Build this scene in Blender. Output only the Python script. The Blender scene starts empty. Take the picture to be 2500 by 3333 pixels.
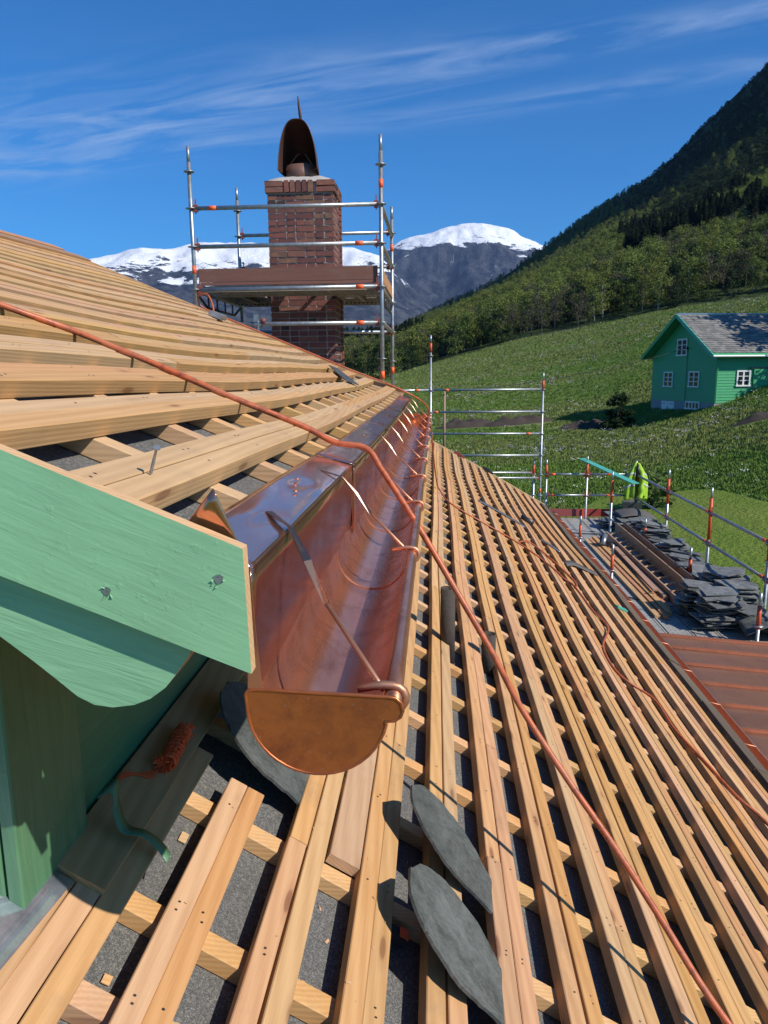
import bpy, math, random
import numpy as np
from mathutils import Vector, Matrix, noise as mnoise

random.seed(7)
rng = np.random.default_rng(7)
SC = bpy.context.scene
COL = SC.collection
rad = math.radians

# ------------------------------------------------------------------ camera
# the eye is the origin; +Y runs along the eaves, +X down the roof slope, Z up
cam = bpy.data.cameras.new('camera')
cam.sensor_fit = 'VERTICAL'
cam.sensor_height = 36.0
cam.lens = 26.0
cam.clip_start = 0.05
cam.clip_end = 40000.0
cam_o = bpy.data.objects.new('camera', cam)
COL.objects.link(cam_o)
PSI, TH, RHO = rad(3.9967), rad(10.6805), 0.009
Fv = Vector((-math.sin(PSI) * math.cos(TH), math.cos(PSI) * math.cos(TH), -math.sin(TH)))
R0 = Vector((math.cos(PSI), math.sin(PSI), 0))
D0 = Fv.cross(R0)
Rv = math.cos(RHO) * R0 + math.sin(RHO) * D0
Dv = -math.sin(RHO) * R0 + math.cos(RHO) * D0
cam_o.matrix_world = Matrix(((Rv.x, -Dv.x, -Fv.x, 0), (Rv.y, -Dv.y, -Fv.y, 0), (Rv.z, -Dv.z, -Fv.z, 0), (0, 0, 0, 1)))
SC.camera = cam_o

# ------------------------------------------------------------------ sky and sun
SUN = Vector((0.655, -0.374, 0.656)).normalized()
EL = math.asin(SUN.z)
AZ = math.atan2(SUN.x, SUN.y)
world = bpy.data.worlds.new('World')
SC.world = world
world.use_nodes = True
wn, wl = world.node_tree.nodes, world.node_tree.links
wn.clear()
sky = wn.new('ShaderNodeTexSky')
sky.sky_type = 'NISHITA'
sky.sun_disc = False
sky.sun_elevation = EL
sky.sun_rotation = AZ
sky.altitude = 300
sky.air_density = 1.0
sky.dust_density = 0.2
sky.ozone_density = 2.6
bgn = wn.new('ShaderNodeBackground')
bgn.inputs[1].default_value = 0.072
wout = wn.new('ShaderNodeOutputWorld')
# thin cirrus: streaks drawn over the sky on a plane far overhead
tc = wn.new('ShaderNodeTexCoord')
sepn = wn.new('ShaderNodeSeparateXYZ')
wl.new(tc.outputs['Generated'], sepn.inputs[0])
def wmath(op, a, b=None, c=None):
    n = wn.new('ShaderNodeMath'); n.operation = op
    for i, v in enumerate((a, b, c)):
        if v is None: continue
        if isinstance(v, (int, float)): n.inputs[i].default_value = v
        else: wl.new(v, n.inputs[i])
    return n.outputs[0]
zc = wmath('MAXIMUM', sepn.outputs[2], 0.06)
px_ = wmath('DIVIDE', sepn.outputs[0], zc)
py_ = wmath('DIVIDE', sepn.outputs[1], zc)
cmb = wn.new('ShaderNodeCombineXYZ')
wl.new(px_, cmb.inputs[0]); wl.new(py_, cmb.inputs[1])
along = wmath('SUBTRACT', wmath('MULTIPLY', px_, .948), wmath('MULTIPLY', py_, .318))
across = wmath('ADD', wmath('MULTIPLY', px_, .318), wmath('MULTIPLY', py_, .948))
cmb2 = wn.new('ShaderNodeCombineXYZ')
wl.new(wmath('MULTIPLY', along, 1.15), cmb2.inputs[0]); wl.new(wmath('MULTIPLY', across, 4.2), cmb2.inputs[1])
n1 = wn.new('ShaderNodeTexNoise'); n1.inputs['Scale'].default_value = 1.0
n1.inputs['Detail'].default_value = 10; n1.inputs['Roughness'].default_value = 0.60
n1.inputs['Distortion'].default_value = 0.9
wl.new(cmb2.outputs[0], n1.inputs[0])
# the cirrus gathers along one line that fans out towards the west, with a few wisps beside it
bline = wmath('ADD', py_, wmath('MULTIPLY', px_, .335))
wid = wmath('ADD', .10, wmath('MULTIPLY', wmath('MAXIMUM', wmath('SUBTRACT', .5, px_), 0.0), .15))
bdist = wmath('DIVIDE', wmath('ABSOLUTE', wmath('SUBTRACT', bline, 2.70)), wid)
band = wmath('POWER', 2.7183, wmath('MULTIPLY', wmath('MULTIPLY', bdist, bdist), -1.0))
bd2 = wmath('DIVIDE', wmath('ABSOLUTE', wmath('SUBTRACT', bline, 3.16)), .11)
band2 = wmath('MULTIPLY', wmath('POWER', 2.7183, wmath('MULTIPLY', wmath('MULTIPLY', bd2, bd2), -1.0)), .55)
bfall = wmath('ADD', wmath('ADD', band, band2), .02)
ramp = wn.new('ShaderNodeValToRGB')
ramp.color_ramp.elements[0].position = 0.42
ramp.color_ramp.elements[1].position = 0.74
wl.new(n1.outputs[0], ramp.inputs[0])
cl = wmath('MINIMUM', wmath('MULTIPLY', wmath('MULTIPLY', ramp.outputs[0], bfall), 0.78), .66)
mixc = wn.new('ShaderNodeMixRGB')
mixc.inputs[2].default_value = (4.8, 6.6, 10.0, 1)
wl.new(cl, mixc.inputs[0])
gam = wn.new('ShaderNodeMixRGB')
gam.blend_type = 'MULTIPLY'
gam.inputs[0].default_value = 1.0
gam.inputs[2].default_value = (.28, 1.0, 1.66, 1)
wl.new(sky.outputs[0], gam.inputs[1])
wl.new(gam.outputs[0], mixc.inputs[1])
wl.new(mixc.outputs[0], bgn.inputs[0])
wl.new(bgn.outputs[0], wout.inputs[0])

sun = bpy.data.lights.new('sun', 'SUN')
sun.energy = 5.0
sun.angle = rad(0.53)
sun.color = (1.0, 0.94, 0.84)
sun_o = bpy.data.objects.new('sun', sun)
COL.objects.link(sun_o)
sun_o.rotation_euler = (-SUN).to_track_quat('-Z', 'Y').to_euler()
sun_o.location = (30, -20, 40)

SC.view_settings.view_transform = 'Standard'
SC.view_settings.look = 'None'
SC.view_settings.exposure = 0.2
SC.view_settings.gamma = 1.0
SC.cycles.max_bounces = 8
SC.cycles.diffuse_bounces = 3
SC.cycles.glossy_bounces = 4
SC.cycles.transparent_max_bounces = 8
SC.cycles.use_denoising = True
SC.cycles.volume_bounces = 0

# ------------------------------------------------------------------ materials
class NT:
    def __init__(s, name):
        s.m = bpy.data.materials.new(name); s.m.use_nodes = True
        s.n = s.m.node_tree.nodes; s.l = s.m.node_tree.links; s.n.clear()
        s.out = s.n.new('ShaderNodeOutputMaterial')
        s.b = s.n.new('ShaderNodeBsdfPrincipled')
        s.l.new(s.b.outputs[0], s.out.inputs[0])
    def set(s, node, i, v):
        if isinstance(v, bpy.types.NodeSocket): s.l.new(v, node.inputs[i])
        elif v is not None: node.inputs[i].default_value = v
    def math(s, op, a, b=None, c=None, clamp=False):
        n = s.n.new('ShaderNodeMath'); n.operation = op; n.use_clamp = clamp
        for i, v in enumerate((a, b, c)): s.set(n, i, v)
        return n.outputs[0]
    def coord(s, kind='Object'):
        return s.n.new('ShaderNodeTexCoord').outputs[kind]
    def rand(s): return s.n.new('ShaderNodeObjectInfo').outputs['Random']
    def map(s, vec, scale=(1, 1, 1), rot=(0, 0, 0), loc=(0, 0, 0)):
        n = s.n.new('ShaderNodeMapping')
        s.set(n, 0, vec); n.inputs['Scale'].default_value = scale; n.inputs['Rotation'].default_value = rot
        s.set(n, 'Location', loc); return n.outputs[0]
    def shift(s, vec, amt=37.0):
        r = s.rand(); c = s.n.new('ShaderNodeCombineXYZ')
        s.set(c, 0, s.math('MULTIPLY', r, amt)); s.set(c, 1, s.math('MULTIPLY', r, amt * 2.3)); s.set(c, 2, s.math('MULTIPLY', r, amt * 1.7))
        a = s.n.new('ShaderNodeVectorMath'); a.operation = 'ADD'; s.set(a, 0, vec); s.set(a, 1, c.outputs[0]); return a.outputs[0]
    def noise(s, vec, scale=5, detail=4, rough=.55, dist=0, out=0):
        n = s.n.new('ShaderNodeTexNoise'); s.set(n, 'Vector', vec)
        s.set(n, 'Scale', scale); s.set(n, 'Detail', detail); s.set(n, 'Roughness', rough); s.set(n, 'Distortion', dist); return n.outputs[out]
    def wave(s, vec, scale=5, dist=3, detail=2, dscale=1.0, prof='SIN', direction='X', typ='BANDS'):
        n = s.n.new('ShaderNodeTexWave'); n.wave_type = typ; n.wave_profile = prof
        if typ == 'BANDS': n.bands_direction = direction
        else: n.rings_direction = direction
        s.set(n, 'Vector', vec); s.set(n, 'Scale', scale); s.set(n, 'Distortion', dist); s.set(n, 'Detail', detail); s.set(n, 'Detail Scale', dscale); return n.outputs[1]
    def vor(s, vec, scale=5, feature='F1', out=0, rnd=1.0):
        n = s.n.new('ShaderNodeTexVoronoi'); n.feature = feature; s.set(n, 'Vector', vec); s.set(n, 'Scale', scale); s.set(n, 'Randomness', rnd); return n.outputs[out]
    def ramp(s, fac, stops, interp='LINEAR'):
        n = s.n.new('ShaderNodeValToRGB'); s.set(n, 0, fac); r = n.color_ramp; r.interpolation = interp
        while len(r.elements) < len(stops): r.elements.new(0.5)
        for e, (p, c) in zip(r.elements, stops):
            e.position = p; e.color = (c, c, c, 1) if isinstance(c, (int, float)) else (*c, 1)
        return n.outputs[0]
    def mix(s, fac, a, b, mode='MIX'):
        n = s.n.new('ShaderNodeMixRGB'); n.blend_type = mode; s.set(n, 0, fac)
        for i, v in ((1, a), (2, b)):
            if isinstance(v, tuple) and len(v) == 3: v = (*v, 1)
            s.set(n, i, v)
        return n.outputs[0]
    def hsv(s, col, h=.5, sa=1, v=1):
        n = s.n.new('ShaderNodeHueSaturation'); s.set(n, 'Hue', h); s.set(n, 'Saturation', sa); s.set(n, 'Value', v)
        if isinstance(col, tuple): col = (*col, 1)
        s.set(n, 'Color', col); return n.outputs[0]
    def bump(s, h, strength=.3, dist=.01, normal=None):
        n = s.n.new('ShaderNodeBump'); s.set(n, 'Height', h); n.inputs['Strength'].default_value = strength; n.inputs['Distance'].default_value = dist
        if normal is not None: s.set(n, 'Normal', normal)
        s.l.new(n.outputs[0], s.b.inputs['Normal']); return n.outputs[0]
    def fin(s, col=None, rough=.6, metal=0, spec=None, **kw):
        if isinstance(col, tuple) and len(col) == 3: col = (*col, 1)
        s.set(s.b, 'Base Color', col); s.set(s.b, 'Roughness', rough); s.set(s.b, 'Metallic', metal)
        if spec is not None: s.set(s.b, 'Specular IOR Level', spec)
        for k, v in kw.items(): s.set(s.b, k, v)
        return s.m

def wood(name, light, dark, axis='Y', knots=.5, rough=.62, tone=.16, dirt=.25, fine=1.0, stain=(.16, .13, .10)):
    """sawn timber: growth rings running along the board, streaks, knots, a tone of its own for each piece"""
    t = NT(name)
    c = t.shift(t.coord('Object'), 31)
    k = 5.0; sc = {'Y': (k * 5, .16 * k, k * 5), 'X': (.16 * k, k * 5, k * 5), 'Z': (k * 5, k * 5, .16 * k)}[axis]
    p = t.map(c, sc)
    ring = t.wave(p, 2.2, 3.2, 2.0, .35, 'SIN', 'DIAGONAL')
    sf = {'Y': (260, 7, 260), 'X': (7, 260, 260), 'Z': (260, 260, 7)}[axis]
    fib = t.noise(t.map(c, tuple(v * fine for v in sf)), 1, 3, .6)
    ss = {'Y': (22, 1.2, 22), 'X': (1.2, 22, 22), 'Z': (22, 22, 1.2)}[axis]
    streak = t.noise(t.map(c, ss), 1, 3, .6)
    f = t.math('ADD', t.math('MULTIPLY', ring, .20), t.math('ADD', t.math('MULTIPLY', fib, .42), t.math('MULTIPLY', streak, .50)))
    col = t.mix(t.ramp(f, [(.38, 0.0), (.95, 1.0)]), light, dark)
    sk = {'Y': (14, 3.2, 14), 'X': (3.2, 14, 14), 'Z': (14, 14, 3.2)}[axis]
    kd = t.vor(t.map(c, sk), 1.0, rnd=.95)
    kn = t.ramp(kd, [(.0, .9), (.09, .8), (.125, .22), (.24, 0)])
    kn = t.math('MULTIPLY', kn, knots)
    col = t.mix(kn, col, (.20, .085, .04))
    r = t.rand()
    col = t.hsv(col, t.math('ADD', t.math('MULTIPLY', r, .016), .486), t.math('ADD', .9, t.math('MULTIPLY', t.math('FRACT', t.math('MULTIPLY', r, 7.31)), .22)),
                t.math('ADD', 1 - tone, t.math('MULTIPLY', t.math('FRACT', t.math('MULTIPLY', r, 13.7)), tone * 1.6)))
    d = t.noise(c, 3.2, 6, .7)
    col = t.mix(t.math('MULTIPLY', t.ramp(d, [(.55, 0), (.78, 1)]), dirt), col, stain)
    t.bump(t.math('ADD', fib, t.math('MULTIPLY', ring, .4)), .35, .0012)
    return t.fin(col, rough, spec=.25)

M = {}
M['pine'] = wood('pine batten', (.59, .36, .17), (.41, .215, .085), 'Y', .9, tone=.14, dirt=.42)
M['pine_x'] = wood('pine counter batten', (.63, .41, .205), (.45, .26, .11), 'X', .6, tone=.14)
M['pine_up'] = wood('treated pine batten', (.58, .37, .18), (.40, .235, .098), 'Y', .85, tone=.10, dirt=.28)
M['pine_end'] = wood('raw sawn edge', (.60, .41, .22), (.42, .27, .13), 'X', .2)
M['ply'] = wood('weathered board', (.44, .29, .155), (.28, .17, .08), 'Y', .35, dirt=.35)
M['wide'] = wood('wide sawn board', (.52, .35, .175), (.37, .225, .10), 'Y', .5, dirt=.35, tone=.02)
M['old_y'] = wood('old brown timber', (.43, .28, .18), (.25, .155, .095), 'Y', .5, dirt=.5)
M['plank_y'] = wood('reddish timber', (.52, .28, .15), (.32, .155, .075), 'Y', .5, dirt=.35)
M['toe'] = wood('brown toe board', (.23, .115, .085), (.125, .06, .045), 'X', .3, dirt=.4, stain=(.26, .2, .17))
M['redtoe'] = wood('red toe board', (.30, .07, .06), (.18, .04, .035), 'X', .2, dirt=.3)
M['eave'] = wood('mossy eave board', (.16, .125, .085), (.075, .055, .04), 'Y', .2, dirt=.55, stain=(.10, .12, .05))

def felt():
    t = NT('roofing felt')
    c = t.coord('Object')
    g = t.noise(c, 420, 2, .8)
    g2 = t.noise(c, 130, 3, .7)
    big = t.noise(c, 2.3, 4, .6)
    f = t.math('ADD', t.math('MULTIPLY', g, .65), t.math('MULTIPLY', g2, .35))
    col = t.ramp(f, [(.33, (.030, .030, .030)), (.50, (.10, .10, .098)), (.64, (.30, .295, .28))])
    col = t.mix(t.math('MULTIPLY', t.ramp(big, [(.4, 0), (.7, 1)]), .35), col, (.085, .08, .07))
    t.bump(f, .5, .002)
    return t.fin(col, .85)
M['felt'] = felt()

def paint(name, col, dark, axis='X', peel=.0, bumpy=1.0, slope=0.0):
    t = NT(name)
    c = t.shift(t.map(t.coord('Object'), rot=(0, -slope, 0)), 9)
    sc = {'X': (6, 60, 60), 'Z': (60, 60, 6), 'Y': (60, 6, 60)}[axis]
    g = t.noise(t.map(c, sc), 1, 4, .62, .6)
    b = t.noise(c, 55, 5, .65)
    l = t.noise(c, 4, 4, .6)
    cc = t.mix(t.ramp(g, [(.35, 0), (.75, 1)]), col, dark)
    cc = t.mix(t.math('MULTIPLY', t.ramp(l, [(.48, 0), (.72, 1)]), .4), cc, tuple(v * .70 for v in col))
    gr = t.ramp(t.noise(c, 17, 6, .75), [(.60, 0), (.74, 1)])
    cc = t.mix(t.math('MULTIPLY', gr, .28), cc, (.16, .20, .12))
    if peel:
        p = t.ramp(t.noise(t.map(c, tuple(v * .55 for v in sc)), 1, 5, .7, 1.0), [(.70 - .05 * peel, 0), (.735, 1)])
        cc = t.mix(t.math('MULTIPLY', p, .75), cc, (.10, .13, .085))
    lump = t.math('MULTIPLY', t.ramp(b, [(.57, 0), (.72, 1)]), t.ramp(l, [(.48, 0), (.62, 1)]))
    h = t.math('ADD', t.math('MULTIPLY', lump, .35), t.math('MULTIPLY', g, .9))
    t.bump(h, .6 * bumpy, .0022)
    return t.fin(cc, .48, spec=.35)
M['green'] = paint('green paint', (.275, .540, .300), (.265, .520, .288), 'X', .0, .9, rad(22.5))
M['green_old'] = paint('cracked green paint', (.27, .52, .30), (.20, .42, .235), 'X', .9, 1.7, rad(16))
M['green_wall'] = paint('shaded green wall paint', (.095, .215, .110), (.065, .155, .08), 'Z', .25)  # the house green, darkened to put the shade under the eave into the colour
M['green_wall_shade_y'] = paint('shaded green cladding paint', (.065, .22, .115), (.05, .175, .09), 'Y', .2)  # same green for the side wall, eave shade again put into its colour
M['barn'] = paint('barn green paint', (.065, .37, .155), (.054, .31, .128), 'X', 0)
M['teal'] = paint('teal paint', (.09, .42, .33), (.07, .36, .28), 'Y', 0)
M['white'] = NT('white paint').fin((.72, .73, .70), .5)

def copper(name, bright=(.80, .40, .27), brown=(.26, .105, .06), amount=.5, rough=(.16, .36), wob=.0, scale=9, spots=0.0, metal=1.0):
    t = NT(name)
    c = t.shift(t.coord('Object'), 5)
    a = t.noise(c, scale, 6, .65, .5)
    b = t.noise(t.map(c, (1, .12, 1)), 60, 3, .6)
    f = t.math('ADD', t.math('MULTIPLY', a, .75), t.math('MULTIPLY', b, .25))
    lo = .62 - .3 * amount
    k = t.ramp(f, [(lo, 0), (lo + .26, 1)])
    col = t.mix(k, bright, brown)
    if spots:
        sp = t.ramp(t.vor(c, 70), [(.0, 1), (.10, .8), (.16, 0)])
        col = t.mix(t.math('MULTIPLY', sp, spots), col, (.55, .42, .34))
    ro = t.math('ADD', rough[0], t.math('MULTIPLY', k, rough[1] - rough[0]))
    if wob:
        w = t.noise(t.map(c, (5, 3, 5)), 1, 2, .4, .6)
        t.bump(w, wob, .02)
    return t.fin(col, ro, metal)
M['copper_trough'] = copper('copper trough', (.74, .33, .195), (.34, .125, .068), .56, (.22, .38), .03, metal=.82)
M['copper_apron'] = copper('polished copper apron', (.80, .44, .36), (.64, .33, .26), .42, (.10, .20), .03, 7, metal=.92)
M['copper_fascia'] = copper('copper fascia', (.66, .30, .19), (.34, .145, .09), .6, (.13, .28), .06, 6, metal=.93)
M['copper_cap'] = copper('copper end cap', (.66, .195, .068), (.26, .078, .040), .52, (.30, .46), 0, 15, .3, metal=.74)
M['copper_rod'] = copper('copper rod', (.62, .31, .19), (.40, .17, .10), .45, (.46, .56), metal=.8)
M['copper_strap'] = copper('copper strap', (.36, .24, .18), (.17, .11, .08), .5, (.38, .5), 0, 60)
M['copper_old'] = copper('brown copper', (.31, .155, .095), (.20, .10, .066), .5, (.40, .52), .02, 2.2, metal=.45)
M['copper_edge'] = copper('bare copper edge', (.62, .26, .15), (.42, .17, .10), .4, (.36, .46), metal=.7)
M['cowl'] = copper('dark copper cowl', (.12, .06, .048), (.06, .034, .03), .5, (.5, .65), 0, 4, metal=.5)
M['cowl_pipe'] = copper('copper flue pipe', (.26, .14, .105), (.14, .08, .06), .5, (.5, .65), 0, 5, metal=.5)

def steel(name, col=(.42, .44, .45), rough=.42):
    t = NT(name); c = t.shift(t.coord('Object'), 4)
    a = t.noise(c, 18, 5, .7)
    cc = t.mix(t.ramp(a, [(.4, 0), (.7, 1)]), col, tuple(v * .62 for v in col))
    return t.fin(cc, rough, .75)
M['steel'] = steel('galvanised steel')
M['steel_dark'] = steel('dark steel', (.10, .10, .105), .5)
M['flash'] = steel('bright flashing', (.62, .68, .78), .14)
M['zinc'] = steel('zinc flashing', (.44, .46, .50), .22)
def orange():
    t = NT('orange paint'); c = t.coord('Object')
    a = t.noise(c, 40, 4, .7)
    return t.fin(t.mix(t.ramp(a, [(.5, 0), (.75, 1)]), (.62, .085, .025), (.33, .06, .03)), .5)
M['orange'] = orange()
M['rust'] = NT('rust-red coupler paint').fin((.28, .06, .035), .55)
M['tape'] = NT('orange tape').fin((.85, .13, .03), .45)

def hose():
    t = NT('orange air hose'); c = t.coord('Object')
    a = t.noise(c, 38, 5, .75)
    b = t.noise(c, 6, 3, .6)
    col = t.mix(t.ramp(a, [(.47, 0), (.68, 1)]), (.48, .115, .040), (.20, .05, .03))
    col = t.mix(t.math('MULTIPLY', t.ramp(b, [(.45, 0), (.7, 1)]), .4), col, (.42, .20, .12))
    t.bump(a, .25, .0008)
    return t.fin(col, .42, spec=.4)
M['hose'] = hose()

def slate(name='grey slate', base=(.040, .045, .042), lightc=(.115, .122, .115)):
    t = NT(name); c = t.shift(t.coord('Object'), 21)
    a = t.noise(c, 11, 8, .72, .5)
    b = t.noise(t.map(c, (60, 160, 60)), 1, 5, .75)
    f = t.math('ADD', t.math('MULTIPLY', a, .6), t.math('MULTIPLY', b, .4))
    col = t.mix(t.ramp(f, [(.40, 0), (.62, 1)]), base, lightc)
    fleck = t.ramp(t.noise(t.map(c, (40, 150, 40)), 1, 4, .8), [(.62, 0), (.70, 1)])
    col = t.mix(t.math('MULTIPLY', fleck, .5), col, (.26, .27, .26))
    rust = t.ramp(t.noise(c, 5, 4, .6), [(.66, 0), (.80, 1)])
    col = t.mix(t.math('MULTIPLY', rust, .35), col, (.20, .16, .10))
    r = t.rand()
    col = t.hsv(col, .5, 1, t.math('ADD', .75, t.math('MULTIPLY', r, .5)))
    t.bump(f, .5, .003)
    return t.fin(col, t.math('ADD', .42, t.math('MULTIPLY', a, .2)), spec=.5)
M['slate'] = slate()
M['slate_pile'] = slate('sunlit pile slate', (.085, .088, .087), (.23, .235, .23))  # lighter copy of the slate, with the sun on the piles in its colour

def brick():
    t = NT('red brick'); c = t.shift(t.coord('Object'), 17); r = t.rand()
    col = t.ramp(r, [(0, (.20, .068, .052)), (.22, (.245, .082, .060)), (.42, (.16, .054, .046)), (.58, (.25, .095, .062)), (.72, (.215, .068, .054)),
                     (.90, (.235, .110, .066)), (.955, (.06, .034, .032)), (1, (.14, .06, .05))], 'CONSTANT')
    a = t.noise(c, 22, 6, .7)
    col = t.mix(t.ramp(a, [(.38, 0), (.66, 1)]), col, t.hsv(col, .5, .8, .55))
    m = t.ramp(t.noise(c, 11, 5, .7), [(.60, 0), (.72, 1)])
    col = t.mix(t.math('MULTIPLY', m, .2), col, (.30, .25, .225))
    col = t.mix(t.math('MULTIPLY', t.ramp(t.noise(c, 3, 3, .6), [(.5, 0), (.7, 1)]), .5), col, (.055, .036, .034))
    t.bump(a, .7, .006)
    return t.fin(col, .85)
M['brick'] = brick()
def mortar(name, c0, c1):
    t = NT(name); c = t.coord('Object'); a = t.noise(c, 30, 6, .7)
    t.bump(a, .8, .01); return t.fin(t.mix(a, c0, c1), .9)
M['mortar'] = mortar('lime mortar', (.42, .36, .33), (.25, .21, .19))
M['concrete'] = mortar('pale concrete', (.36, .36, .36), (.22, .22, .23))
M['cap_mortar'] = mortar('chimney mortar cap', (.50, .46, .42), (.30, .27, .25))

def perforated():
    t = NT('perforated steel deck'); c = t.coord('Object')
    v = t.vor(t.map(c, (17, 10, 1)), 1.0, rnd=0.0)
    hole = t.ramp(v, [(.24, 1), (.32, 0)])
    sp = t.n.new('ShaderNodeSeparateXYZ'); t.set(sp, 0, c)
    a = t.noise(c, 7, 5, .65)
    base = t.mix(t.ramp(a, [(.35, 0), (.7, 1)]), (.38, .37, .345), (.25, .24, .225))
    col = t.mix(hole, base, (.03, .03, .03))
    t.bump(hole, -.5, .01)
    return t.fin(col, .6, .08)
M['deck'] = perforated()
M['black'] = NT('black rubber').fin((.018, .018, .02), .5)
M['pipe'] = mortar('brown plastic pipe', (.075, .06, .05), (.045, .036, .03))
M['string'] = NT('orange twine').fin((.72, .10, .02), .6)
M['glass'] = NT('window glass').fin((.02, .025, .03), .06, 0, .6)
M['soil'] = mortar('bare soil', (.030, .021, .016), (.062, .043, .033))
M['soil'].name = 'bare soil'
M['felt_roll'] = NT('felt roll').fin((.10, .09, .085), .8)
def hivis():
    t = NT('hi-vis fabric'); c = t.coord('Object'); a = t.noise(c, 25, 4, .6); t.bump(a, .4, .01)
    return t.fin(t.mix(a, (.40, .62, .035), (.28, .46, .02)), .6)
M['hivis'] = hivis()
M['reflect'] = NT('grey reflective band').fin((.45, .46, .48), .4)

# ------------------------------------------------------------------ mesh helpers
class MB:
    def __init__(s): s.v = []; s.f = []; s.m = []
    def add(s, vs, fs, mi=0):
        o = len(s.v); s.v += [tuple(v) for v in vs]; s.f += [tuple(i + o for i in f) for f in fs]; s.m += [mi] * len(fs)
    def box(s, c, size, ax=None, ch=0.0, mi=0):
        """box at centre c, full size; ax: three unit vectors; ch: chamfer"""
        ax = ax or (Vector((1, 0, 0)), Vector((0, 1, 0)), Vector((0, 0, 1)))
        c = Vector(c); hx, hy, hz = (v / 2 for v in size)
        if ch <= 0:
            vs = [c + ax[0] * (hx * i) + ax[1] * (hy * j) + ax[2] * (hz * k) for k in (-1, 1) for j in (-1, 1) for i in (-1, 1)]
            s.add(vs, [(0, 2, 3, 1), (4, 5, 7, 6), (0, 1, 5, 4), (2, 6, 7, 3), (0, 4, 6, 2), (1, 3, 7, 5)], mi)
        else:  # chamfer the four long edges along ax[1]
            pr = [(-hx + ch, -hz), (hx - ch, -hz), (hx, -hz + ch), (hx, hz - ch), (hx - ch, hz), (-hx + ch, hz), (-hx, hz - ch), (-hx, -hz + ch)]
            vs = [c + ax[0] * a + ax[2] * b + ax[1] * y for y in (-hy, hy) for a, b in pr]
            fs = [tuple((i, (i + 1) % 8, 8 + (i + 1) % 8, 8 + i)) for i in range(8)] + [tuple(range(7, -1, -1)), tuple(range(8, 16))]
            s.add(vs, fs, mi)
    def b2(s, x0, x1, y0, y1, z0, z1, mi=0): s.box(((x0 + x1) / 2, (y0 + y1) / 2, (z0 + z1) / 2), (x1 - x0, y1 - y0, z1 - z0), mi=mi)
    def tube(s, pts, r, n=8, cap=True, mi=0):
        pts = [Vector(p) for p in pts]; k = len(pts)
        rs = r if isinstance(r, (list, tuple)) else [r] * k
        ref = None; rings = []
        for i, p in enumerate(pts):
            d = (pts[min(i + 1, k - 1)] - pts[max(i - 1, 0)]).normalized()
            if ref is None:
                ref = Vector((0, 0, 1)) if abs(d.z) < .9 else Vector((1, 0, 0))
            u = (ref - d * ref.dot(d)).normalized(); w = d.cross(u); ref = u
            rings.append([p + (u * math.cos(2 * math.pi * j / n) + w * math.sin(2 * math.pi * j / n)) * rs[i] for j in range(n)])
        vs = [v for ring in rings for v in ring]
        fs = [(i * n + j, i * n + (j + 1) % n, (i + 1) * n + (j + 1) % n, (i + 1) * n + j) for i in range(k - 1) for j in range(n)]
        if cap: fs += [tuple(range(n - 1, -1, -1)), tuple((k - 1) * n + j for j in range(n))]
        s.add(vs, fs, mi)
    def prism(s, poly, d, mi=0, mi_side=None):
        """polygon (list of 3-D points) pushed along the vector d"""
        poly = [Vector(p) for p in poly]; d = Vector(d); n = len(poly)
        o = len(s.v); s.v += [tuple(p) for p in poly] + [tuple(p + d) for p in poly]
        s.f += [tuple(o + i for i in range(n - 1, -1, -1)), tuple(o + n + i for i in range(n))]; s.m += [mi, mi]
        s.f += [(o + i, o + (i + 1) % n, o + n + (i + 1) % n, o + n + i) for i in range(n)]; s.m += [mi if mi_side is None else mi_side] * n
    def grid(s, fn, nu, nv, mi=0):
        vs = [fn(i / nu, j / nv) for i in range(nu + 1) for j in range(nv + 1)]
        s.add(vs, [(i * (nv + 1) + j, (i + 1) * (nv + 1) + j, (i + 1) * (nv + 1) + j + 1, i * (nv + 1) + j + 1) for i in range(nu) for j in range(nv)], mi)
    def mesh(s, name, mats, smooth=False):
        me = bpy.data.meshes.new(name); me.from_pydata(s.v, [], s.f)
        for m in (mats if isinstance(mats, (list, tuple)) else [mats]): me.materials.append(m)
        if any(s.m): me.polygons.foreach_set('material_index', s.m)
        if smooth: me.polygons.foreach_set('use_smooth', [True] * len(s.f))
        me.update(); return me
    def build(s, name, mats, parent=None, smooth=False):
        return link(name, s.mesh(name, mats, smooth), parent)

def link(name, me, parent=None, mat=None):
    o = bpy.data.objects.new(name, me); COL.objects.link(o)
    if parent is not None:
        o.parent = parent
        o.matrix_parent_inverse = WM[parent.name].inverted() if parent.name in WM else Matrix()
    if mat is not None:
        o.matrix_basis = mat
    return o
WM = {}
def thing(name, label, cat, loc=(0, 0, 0), group=None, mat=None):
    e = bpy.data.objects.new(name, None); COL.objects.link(e); e.empty_display_size = .1
    m = mat or Matrix.Translation(Vector(loc))
    e.matrix_world = m; WM[e.name] = m
    return tag(e, label, cat, group)
def tag(o, label=None, cat=None, group=None, kind=None):
    if label: o['label'] = label
    if cat: o['category'] = cat
    if group: o['group'] = group
    if kind: o['kind'] = kind
    return o
def solid(o, th, off=0.0):
    m = o.modifiers.new('sheet', 'SOLIDIFY'); m.thickness = th; m.offset = off; return o
def weighted(o):
    m = o.modifiers.new('edges', 'EDGE_SPLIT'); m.split_angle = rad(38); return o
def rr(a, b): return random.uniform(a, b)
def fn(x, y=0, z=0): return mnoise.noise(Vector((x, y, z)))

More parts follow.
